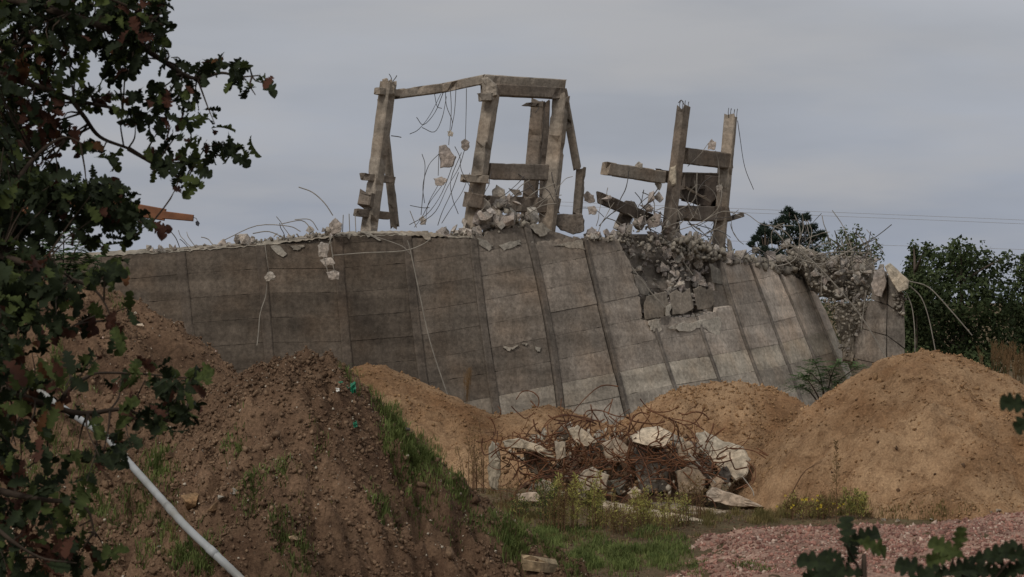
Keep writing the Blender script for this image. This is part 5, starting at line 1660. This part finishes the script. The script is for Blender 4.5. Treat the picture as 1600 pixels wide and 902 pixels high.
# ------------------------------------------------------------------ trees behind
def far_tree(name, label, px, pyb, Y, lobes, mats, nleaf, leaf, seed, trunk_top, tr=.22, group='trees behind the wall'):
    rnd = random.Random(seed); rng = np.random.default_rng(seed)
    root = at(px, pyb, Y)
    root.z = 0.0
    t = thing(name, label, 'tree', root, group)
    s = Y / F
    C = []
    for (lx, ly, rx, ry) in lobes:
        c = at(lx, ly, Y + rnd.uniform(-1.5, 1.5)) - root
        C.append((c, rx * s * .92, ry * s * .92))
    top = at(trunk_top[0], trunk_top[1], Y) - root
    V, Fc = tube(catmull([Vector((0, 0, -.2)), Vector((top.x * .3 + .1, 0, top.z * .45)), top], 8), lambda q: tr * (1 - .77 * q), 8)
    obj('trunk', mesh('trunk', V, Fc, [M['bark_far']], True), t)
    for (c, rx, ry) in C:
        q = min(max((c.z - ry * .6) / max(top.z, .1), .2), .9)
        st = Vector((top.x * q, 0, top.z * q))
        v, f = tube(catmull([st, st.lerp(c, .5) + Vector((0, rnd.uniform(-.3, .3), .2)), c + Vector((0, 0, ry * .5))], 5), lambda q: .075 - .06 * q, 5)
        obj('limb', mesh('limb', v, f, [M['bark_far']], True), t)
    areas = np.array([rx * ry for (_, rx, ry) in C]); areas = areas / areas.sum()
    pick = rng.choice(len(C), nleaf, p=areas)
    cc = np.array([c[0][:] for c in C])[pick]; rr = np.array([(c[1], c[1] * .9, c[2]) for c in C])[pick]
    d = rng.normal(size=(nleaf, 3)); d /= np.linalg.norm(d, axis=1, keepdims=True)
    rad = rng.uniform(.25, 1.0, nleaf) ** .5
    lump_ = 1 + .45 * np.array([mnoise.noise(Vector(v) * 2.4 + Vector((seed, k, 0))) for v, k in zip(d, pick)])
    Pn = cc + d * rr * (rad * lump_)[:, None]
    # little twig clusters
    Pn += rng.normal(0, leaf * .5, (nleaf, 3))
    nrm = d + rng.normal(0, .7, (nleaf, 3)) + np.array([0, 0, .35])
    nrm /= np.linalg.norm(nrm, axis=1, keepdims=True)
    u = np.cross(nrm, rng.normal(size=(nleaf, 3))); u /= np.linalg.norm(u, axis=1, keepdims=True)
    w = np.cross(nrm, u)
    L = (leaf * rng.uniform(.6, 1.4, nleaf))[:, None]
    V = np.stack([Pn - u * L * .5, Pn + w * L * .3, Pn + u * L * .5, Pn - w * L * .3], 1).reshape(-1, 3)
    Fq = np.arange(nleaf * 4).reshape(-1, 4)
    mi = (rng.uniform(0, 1, nleaf) > .62).astype(int)
    obj('crown', mesh('crown', V, Fq, [M[mats[0]], M[mats[1]]], False, mi), t)

far_tree('broadleaf_tree', 'big dense dark green tree right of the wall end', 1500, 600, 132, [(1500, 470, 62, 55), (1480, 415, 45, 38), (1525, 420, 45, 40), (1500, 395, 26, 24), (1455, 460, 40, 45), (1555, 470, 40, 50), (1470, 520, 55, 45), (1540, 530, 60, 45), (1510, 570, 80, 40), (1440, 520, 30, 45), (1450, 570, 45, 40), (1572, 410, 16, 18), (1430, 480, 20, 30)], ('tree_dark', 'tree_mid'), 12500, .21, 1, (1502, 420))
far_tree('broadleaf_tree', 'slim spiky pale tree between wall end and big dark tree', 1428, 600, 128, [(1430, 418, 18, 26), (1428, 392, 7, 16), (1448, 392, 6, 14), (1440, 450, 22, 30), (1420, 440, 14, 20), (1436, 500, 25, 40), (1428, 560, 30, 40), (1424, 470, 16, 30), (1424, 520, 16, 36)], ('tree_mid', 'tree_dark'), 7500, .17, 2, (1430, 400), .06)
far_tree('broadleaf_tree', 'mid green tree cut by the right picture edge', 1610, 600, 136, [(1600, 470, 34, 48), (1595, 425, 16, 26), (1620, 440, 36, 50), (1600, 530, 40, 50), (1630, 540, 50, 60), (1590, 490, 22, 30), (1604, 402, 8, 12)], ('tree_mid', 'tree_dark'), 5500, .2, 3, (1608, 430))
far_tree('birch_tree', 'pale wispy tree showing above the rubble at the wall end', 1325, 600, 146, [(1300, 392, 26, 22), (1330, 385, 24, 26), (1345, 402, 24, 24), (1318, 366, 10, 12), (1340, 362, 8, 12), (1368, 380, 6, 14), (1362, 400, 14, 20), (1290, 375, 10, 14), (1320, 430, 50, 40), (1310, 500, 60, 60), (1376, 396, 5, 16)], ('tree_pale', 'tree_mid'), 5200, .15, 4, (1328, 375))
far_tree('birch_tree', 'small pale bush-like tree low behind the gap in rubble', 1110, 600, 150, [(1085, 385, 30, 24), (1120, 400, 30, 24), (1100, 440, 50, 40), (1080, 500, 60, 50)], ('tree_mid', 'tree_dark'), 2500, .17, 14, (1100, 390))

def pine(px, pyb, Y, label, sprays, seed):
    rnd = random.Random(seed)
    root = at(px, pyb, Y); root.z = 0
    t = thing('pine_tree', label, 'tree', root, 'trees behind the wall')
    s = Y / F
    top = at(sprays[0][0], sprays[0][1], Y) - root
    obj('trunk', mesh('trunk', *tube([Vector((0, 0, -.2)), Vector((top.x * .5, 0, top.z * .5)), top], lambda q: .2 - .16 * q, 7), [M['bark_far']], True), t)
    V, Fc = [], []
    for (x, y, r) in sprays:
        c = at(x, y, Y) - root + Vector((0, rnd.uniform(-1.2, 1.2), 0))
        q = max(.3, (c.z - .6) / top.z)
        st = Vector((top.x * q, 0, top.z * q * .96))
        obj('limb', mesh('limb', *tube([st, st.lerp(c, .6) + Vector((0, 0, -.15)), c + Vector((0, 0, r * s * .4))], lambda q: .05 - .035 * q, 5), [M['bark_far']], True), t)
        for k in range(70):
            # upright candle-like bundles of needles
            b = c + Vector((rnd.gauss(0, r * s * .5), rnd.gauss(0, r * s * .5), rnd.gauss(0, r * s * .42)))
            for m in range(9):
                d = Vector((rnd.gauss(0, .6), rnd.gauss(0, .6), rnd.uniform(.2, 1.0))).normalized()
                sd = d.cross(Vector((rnd.gauss(0, 1), rnd.gauss(0, 1), 0))).normalized() * .024
                l = rnd.uniform(.12, .24); o = len(V)
                V += [b - sd, b + sd, b + d * l]; Fc.append((o, o + 1, o + 2))
    obj('crown', mesh('crown', V, Fc, [M['pine']]), t)
pine(1232, 600, 140, 'dark pine tree rising behind the rubble crest', [(1233, 332, 8), (1226, 344, 9), (1244, 340, 8), (1256, 342, 7), (1215, 354, 9), (1238, 358, 12), (1258, 360, 10), (1272, 356, 7), (1226, 372, 12), (1248, 378, 14), (1270, 374, 10), (1280, 368, 6), (1212, 376, 9), (1240, 395, 16), (1266, 394, 12), (1215, 398, 12), (1240, 420, 18), (1265, 420, 16), (1240, 450, 22)], 5)
pine(1195, 600, 142, 'small pine tip left of the dark pine', [(1196, 356, 6), (1190, 364, 6), (1202, 366, 6), (1196, 378, 8), (1180, 374, 5), (1190, 392, 10), (1172, 384, 4), (1195, 410, 12)], 6)

# overhead cables
for k, (ya, yb, sag) in enumerate(((333, 352, 2), (327, 346, 2), (378, 392, 2))):
    P = []
    Y = 320.0
    for q in range(9):
        t = q / 8
        px = 800 + 1400 * t
        y = ya - 12 + (yb - ya) * (px - 1140) / 460 + 12 - sag * math.sin(t * math.pi)
        P.append(at(px, y, Y))
    o = obj('overhead_cable', mesh('overhead_cable', *tube(P, .016, 4), [M['wire']]))
    tag(o, ('lower of the two close thin cables across the right sky', 'upper of the two close thin cables across the right sky', 'lowest thin cable in the sky just above the right trees')[k], 'cable', 'cables in the right sky')

# ------------------------------------------------------------------ oak in the foreground
HALF = [(0.0, 0.012), (0.09, 0.03), (0.13, 0.085), (0.18, 0.115), (0.225, 0.10), (0.245, 0.055), (0.275, 0.12), (0.33, 0.185), (0.385, 0.18), (0.42, 0.12), (0.435, 0.085), (0.47, 0.18), (0.53, 0.245), (0.585, 0.235), (0.615, 0.17), (0.63, 0.115), (0.66, 0.20), (0.71, 0.255), (0.765, 0.24), (0.795, 0.175), (0.81, 0.13), (0.85, 0.19), (0.90, 0.20), (0.95, 0.165), (0.985, 0.09), (1.0, 0.02)]
def oak_leaf(seed):
    rnd = random.Random(seed)
    fold = rnd.uniform(.1, .75); bend = rnd.uniform(-.25, .7); wav = rnd.uniform(.02, .06)
    V, Fc = [], []
    lob = [rnd.uniform(.8, 1.2) for _ in range(14)]
    sc = [lob[min(int(i // 2 / 5.2), 6) * 2 + i % 2] for i in range(len(HALF) * 2)]
    for i, (t, w) in enumerate(HALF):
        z = -bend * t * t
        V.append((t, 0, z))
        for s in (0, 1):
            ww = w * sc[i * 2 + s] * 1.1
            V.append((t + ww * .16, (ww if s else -ww), z + ww * fold + wav * math.sin(t * 17 + s * 2)))
    n = len(HALF)
    for i in range(n - 1):
        a, b = i * 3, (i + 1) * 3
        Fc.append((a, a + 1, b + 1, b)); Fc.append((a, b, b + 2, a + 2))
    # short stalk
    o = len(V); V += [(-.10, -.008, 0), (-.10, .008, 0), (.02, .008, 0), (.02, -.008, 0)]; Fc.append((o, o + 1, o + 2, o + 3))
    return V, Fc
LEAVES = [oak_leaf(s) for s in range(10)]
OAKM = ['oak_dark', 'oak_green', 'oak_brown', 'oak_rust']
LEAF_ME = {(s, m): mesh('leaf', LEAVES[s][0], LEAVES[s][1], [M[OAKM[m]]]) for s in range(10) for m in range(4)}

def leaf_matrix(pos, d, up, size):
    d = d.normalized(); y = up.cross(d)
    if y.length < 1e-3:
        y = Vector((1, 0, 0)).cross(d)
    y.normalize(); z = d.cross(y)
    m = Matrix((d, y, z)).transposed().to_4x4() @ Matrix.Scale(size, 4)
    m.translation = pos
    return m

OY = 13.0
oak_root = at(-300, 470, OY); oak_root.z = float(ground_z(np.array([oak_root.x]), np.array([oak_root.y]))[0])
oak = thing('oak_tree', 'oak tree with dark green and russet leaves filling the left foreground', 'tree', oak_root)
V, Fc = tube(catmull([oak_root + Vector((0, 0, -.3)), at(-295, 700, OY), at(-285, 300, OY), at(-300, -100, OY + .2), at(-270, -700, OY + .4)], 10), lambda q: .24 - .12 * q, 12)
put(obj('trunk', mesh('trunk', V, Fc, [M['bark']], True)), oak)
LIMBS = [
 [(-290, 60, 13), (-120, 100, 12.8), (0, 118, 12.7), (75, 141, 12.7), (115, 156, 12.8), (172, 168, 13), (232, 182, 13.1), (300, 186, 13.2)],
 [(110, 154, 12.8), (131, 182, 12.8), (156, 214, 12.9), (200, 232, 12.9), (230, 248, 12.9), (290, 254, 13.0), (350, 240, 13.1)],
 [(-290, -60, 13), (-100, -30, 12.7), (60, 10, 12.6), (180, 50, 12.6), (250, 92, 12.7), (300, 122, 12.8), (346, 114, 12.9), (372, 120, 12.9), (405, 118, 12.9)],
 [(-288, 220, 13), (-100, 270, 12.4), (20, 290, 12.2), (110, 305, 12.2), (200, 338, 12.3), (232, 355, 12.3)],
 [(-290, 330, 13), (-120, 380, 12.2), (0, 400, 11.8), (90, 430, 11.6), (150, 455, 11.6), (180, 510, 11.6)],
 [(-292, 450, 13), (-140, 560, 11.6), (0, 607, 11.0), (43, 623, 10.9), (125, 646, 10.9), (193, 640, 10.9), (250, 660, 10.9), (300, 640, 11)],
 [(90, 634, 10.9), (112, 605, 10.9), (135, 590, 11), (156, 583, 11), (230, 585, 11.1), (300, 592, 11.2)],
 [(-294, 560, 13), (-160, 700, 11.2), (-20, 760, 10.6), (60, 780, 10.5), (130, 790, 10.5), (150, 840, 10.5)],
 [(-60, 770, 10.7), (0, 830, 10.4), (60, 870, 10.4), (120, 880, 10.4)],
 [(20, 290, 12.2), (60, 240, 12.3), (100, 215, 12.4), (130, 225, 12.4)],
 [(0, 118, 12.7), (30, 70, 12.6), (60, 40, 12.6), (110, 20, 12.5)],
 [(60, 10, 12.6), (140, -10, 12.5), (220, 20, 12.5), (255, 40, 12.5)],
 [(200, 232, 12.9), (255, 265, 12.9), (290, 285, 12.9)],
]
limb_pts = []
for k, Lm in enumerate(LIMBS):
    path = catmull([at(*q) for q in Lm], 6)
    limb_pts += [(p, i / len(path)) for i, p in enumerate(path)]
    r0 = .024 if Lm[0][0] < -200 else .009
    put(obj('limb', mesh('limb', *tube(path, lambda q, r0=r0: r0 * (1 - q) ** 1.3 + .003, 6), [M['bark']], True)), oak)

CL = [  # px, py, rx, ry, tone, density
 (110, 5, 150, 34, 'd', 1.9), (215, 25, 42, 38, 'd', 1.6), (60, 45, 70, 36, 'd', 1.3), (205, 62, 42, 40, 'd', 1.9), (188, 102, 20, 28, 'd', 1.7), (250, 50, 12, 24, 'd', 1.2), (248, 78, 16, 14, 'd', 1.2), (295, 118, 28, 20, 'd', 1.7), (268, 102, 18, 16, 'd', 1.3), (150, 50, 40, 30, 'd', 1.5), (165, 88, 16, 18, 'd', 1.0),
 (328, 106, 14, 14, 'g', 1.3), (345, 98, 10, 9, 'g', 1.1), (383, 104, 18, 14, 'g', 1.2), (410, 118, 14, 18, 'g', 1.2), (394, 142, 12, 10, 'd', 1.2), (364, 132, 11, 9, 'r', 1.2), (376, 118, 10, 8, 'r', 1.0),
 (138, 150, 30, 22, 'g', 1.0), (185, 158, 36, 22, 'm', 1.2), (235, 162, 32, 26, 'm', 1.3), (275, 150, 34, 24, 'd', 1.5), (308, 178, 32, 20, 'g', 1.2), (338, 192, 14, 13, 'g', 1.0), (250, 195, 34, 18, 'm', 1.2), (212, 196, 18, 13, 'r', 1.0), (195, 180, 18, 12, 'm', 1.0),
 (128, 224, 20, 12, 'r', 1.1), (158, 250, 22, 20, 'm', 1.2), (238, 236, 16, 12, 'm', .9), (270, 216, 22, 14, 'd', 1.1), (302, 232, 28, 20, 'g', 1.3), (350, 236, 24, 18, 'd', 1.5), (382, 232, 11, 14, 'g', 1.1), (270, 260, 32, 16, 'm', 1.3), (288, 284, 26, 14, 'm', 1.2), (240, 266, 16, 12, 'g', 1.0), (300, 262, 22, 14, 'd', 1.2),
 (20, 90, 44, 44, 'r', 1.2), (70, 90, 36, 30, 'm', 1.3), (110, 70, 30, 24, 'd', 1.2), (62, 165, 34, 46, 'r', 1.5), (96, 205, 22, 20, 'r', 1.4), (12, 180, 26, 60, 'm', 1.6), (40, 250, 46, 38, 'm', 1.5), (10, 130, 22, 30, 'r', 1.2), (110, 110, 30, 18, 'm', 1.0),
 (100, 296, 84, 24, 'd', 1.7), (50, 320, 70, 44, 'd', 1.9), (165, 318, 46, 30, 'd', 1.9), (205, 345, 26, 24, 'd', 1.5), (234, 354, 16, 15, 'g', 1.3), (192, 372, 18, 12, 'g', 1.1), (98, 352, 40, 20, 'd', 1.4), (160, 382, 26, 16, 'g', 1.0), (20, 390, 42, 52, 'd', 1.8), (150, 420, 32, 22, 'g', 1.1), (178, 412, 20, 18, 'g', 1.0), (184, 436, 12, 10, 'g', .9), (90, 440, 36, 26, 'd', 1.3), (20, 470, 36, 44, 'd', 1.8), (60, 420, 28, 26, 'm', 1.3), (66, 500, 40, 20, 'd', 1.4), (110, 466, 26, 18, 'm', 1.1), (130, 506, 20, 10, 'r', 1.1), (152, 496, 26, 9, 'r', 1.3), (176, 506, 18, 13, 'g', 1.2), (100, 524, 20, 12, 'r', 1.3), (72, 526, 20, 12, 'r', 1.1), (186, 532, 10, 12, 'g', .8), (200, 486, 10, 10, 'g', .6),
 (30, 570, 40, 30, 'g', 1.3), (110, 570, 28, 18, 'm', .9), (150, 560, 16, 12, 'g', .8), (235, 582, 32, 20, 'g', 1.3), (290, 600, 36, 22, 'd', 1.6), (268, 638, 44, 22, 'd', 1.7), (215, 640, 32, 20, 'r', 1.4), (255, 676, 20, 16, 'd', 1.4), (318, 584, 14, 12, 'g', 1.0), (180, 598, 30, 14, 'm', .9), (80, 604, 50, 18, 'r', 1.2), (16, 640, 34, 34, 'r', 1.4), (84, 640, 40, 16, 'r', 1.1), (60, 664, 26, 14, 'g', .8), (145, 660, 26, 14, 'm', .8), (190, 690, 24, 24, 'd', 1.3), (165, 712, 14, 18, 'd', 1.0), (156, 716, 10, 24, 'r', .8), (36, 706, 40, 28, 'm', 1.3), (110, 706, 28, 18, 'm', .8), (24, 780, 40, 44, 'm', 1.4), (92, 780, 46, 36, 'g', 1.1), (142, 766, 20, 22, 'g', .9), (110, 830, 36, 26, 'd', 1.2), (50, 860, 56, 36, 'r', 1.4), (126, 868, 34, 28, 'm', 1.1), (170, 860, 14, 16, 'g', .7), (20, 895, 40, 20, 'd', 1.4), (10, 540, 26, 40, 'd', 1.5), (-10, 300, 30, 300, 'd', 1.2), (-12, 700, 26, 200, 'm', 1.2),
]
orn = random.Random(5)
TW_V, TW_F = [], []
leaf_list = []
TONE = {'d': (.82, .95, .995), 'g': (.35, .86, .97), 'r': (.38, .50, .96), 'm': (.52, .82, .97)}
for (cx, cy, rx, ry, tn, den) in CL:
    YY = 12.8 if cy < 280 else (12.1 if cy < 400 else (11.4 if cy < 540 else 10.8))
    n = max(4, int(math.pi * rx * ry / 300 * den * ((1.9 if cy > 500 else 2.6) if den > 1.45 else ((1.6 if cy > 500 else 2.4) if cx < 140 else 1.6))))
    c = at(cx, cy, YY)
    # nearest limb point
    near = min(limb_pts[::3], key=lambda q: (q[0] - c).length_squared)[0]
    ntw = max(1, n // 9)
    tips = []
    for k in range(ntw):
        a = orn.uniform(0, 6.283); r = math.sqrt(orn.random()) * .8
        tp = at(cx + rx * r * math.cos(a), cy + ry * r * math.sin(a), YY + orn.uniform(-.35, .35))
        nr = min(limb_pts[::4], key=lambda q: (q[0] - tp).length_squared)[0] if k else near
        mid = nr.lerp(tp, .55) + Vector((orn.uniform(-.03, .03), orn.uniform(-.05, .05), orn.uniform(-.02, .04)))
        TW_V2, TW_F2 = tube(catmull([nr, mid, tp], 3), lambda q: .005 - .003 * q, 4)
        o = len(TW_V); TW_V += TW_V2; TW_F += [tuple(i + o for i in f) for f in TW_F2]
        tips.append((tp, (tp - mid).normalized()))
    for k in range(n):
        a = orn.uniform(0, 6.283); r = math.sqrt(orn.random())
        p = at(cx + rx * r * math.cos(a), cy + ry * r * math.sin(a), YY + orn.uniform(-.4, .4))
        tp, td = min(tips, key=lambda q: (q[0] - p).length)
        d = (p - tp); d = d.normalized() if d.length > .01 else td
        d = (d + Vector((orn.gauss(0, .45), orn.gauss(0, .5), orn.gauss(-.25, .45)))).normalized()
        up = Vector((orn.gauss(0, .6), orn.gauss(-.35, .6), orn.gauss(.6, .5)))
        size = orn.uniform(.055, .108)
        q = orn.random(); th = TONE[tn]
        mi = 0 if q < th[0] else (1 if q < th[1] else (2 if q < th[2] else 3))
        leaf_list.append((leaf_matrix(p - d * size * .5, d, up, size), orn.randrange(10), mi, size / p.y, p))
put(obj('twigs', mesh('twigs', TW_V, TW_F, [M['bark']]), kind='stuff'), oak)
# the 300 leaves that show largest at the near side are single parts, the rest one mass
inview = lambda p: 0 < 800 + p.x / p.y * F < 1600 and 0 < HZ - (p.z - CAMZ) / p.y * F < 902
order = sorted(range(len(leaf_list)), key=lambda k: (not inview(leaf_list[k][4]), -(leaf_list[k][3]) * (1.6 if 800 + leaf_list[k][4].x / leaf_list[k][4].y * F > 150 else 1.0)))
single = set(order[:300])
inv = Matrix.Translation(oak.location).inverted()
RV, RF, RM = [], [], []
ro = 0
for k, (mt, s, mi, _, p) in enumerate(leaf_list):
    if k in single:
        o = bpy.data.objects.new('leaf', LEAF_ME[(s, mi)]); COL.objects.link(o)
        o.parent = oak; o.matrix_parent_inverse = inv; o.matrix_basis = mt
    else:
        v = np.array(LEAVES[s][0]); A = np.array(mt)
        RV.append(v @ A[:3, :3].T + A[:3, 3]); RF.append(np.array(LEAVES[s][1]) + ro); RM += [mi] * len(LEAVES[s][1]); ro += len(v)
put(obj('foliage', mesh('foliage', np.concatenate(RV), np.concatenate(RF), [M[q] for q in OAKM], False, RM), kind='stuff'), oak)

# ------------------------------------------------------------------ oak saplings close to the camera, bottom right
def sapling(label, base_px, Y, stems, leaves, seed):
    rnd = random.Random(seed)
    b = at(base_px, 800, Y); b.z = float(ground_z(np.array([b.x]), np.array([b.y]))[0])
    t = thing('oak_sapling', label, 'sapling', b)
    ti = Matrix.Translation(b).inverted()
    for st in stems:
        P = [b] + [at(q[0], q[1], Y + rnd.uniform(-.05, .05)) for q in st]
        put(obj('stem', mesh('stem', *tube(catmull(P, 8), lambda q: .006 - .0045 * q, 6), [M['bark']], True)), t)
    for (px, py, ang, lp, face) in leaves:
        size = lp / F * Y
        Yk = Y + rnd.uniform(-.08, .08)
        d = Vector((math.cos(R(ang)), rnd.uniform(-.25, .25), math.sin(R(ang)))).normalized()
        up = Vector((rnd.gauss(0, .25), -face, 1 - face * .7))
        c = at(px, py, Yk)
        o = bpy.data.objects.new('leaf', LEAF_ME[(rnd.randrange(10), 0 if rnd.random() < .85 else 1)]); COL.objects.link(o)
        o.parent = t; o.matrix_parent_inverse = ti; o.matrix_basis = leaf_matrix(c - d * size * .5, d, up, size)
sapling('dark oak sapling sprig at the bottom edge, left of the other two', 1350, 6.2, [[(1352, 980), (1345, 900), (1332, 872), (1322, 850)]],
        [(1322, 836, 95, 52, .9), (1345, 842, 20, 62, .9), (1362, 850, -10, 55, .8), (1290, 876, 160, 62, .8), (1280, 892, 200, 60, .8), (1318, 893, 175, 70, .7), (1330, 870, 60, 40, .6), (1305, 868, 150, 40, .7)], 1)
sapling('dark oak sapling spread along the bottom right corner', 1520, 6.0, [[(1520, 1000), (1515, 920), (1490, 885), (1492, 855)], [(1522, 1000), (1545, 920), (1575, 880), (1600, 868)], [(1518, 1000), (1480, 930), (1440, 885)]],
        [(1484, 858, 150, 55, .9), (1497, 846, 85, 48, .9), (1475, 870, 190, 50, .9), (1430, 888, 160, 60, .9), (1445, 895, 200, 60, .8), (1500, 888, 20, 70, .8), (1540, 872, 10, 72, .8), (1565, 868, 30, 60, .8), (1590, 866, 0, 60, .9), (1520, 895, 180, 60, .8), (1470, 896, 190, 56, .7), (1585, 890, 200, 60, .8), (1600, 885, 30, 60, .8), (1550, 893, -20, 60, .8)], 2)
sapling('nearest oak sapling with one dark leaf at the right picture edge', 1690, 5.2, [[(1690, 900), (1680, 720), (1640, 645)]],
        [(1594, 634, 175, 66, .95), (1612, 656, 215, 60, .9), (1640, 630, 60, 60, .8), (1660, 680, 20, 70, .8), (1625, 620, 120, 60, .9)], 3)
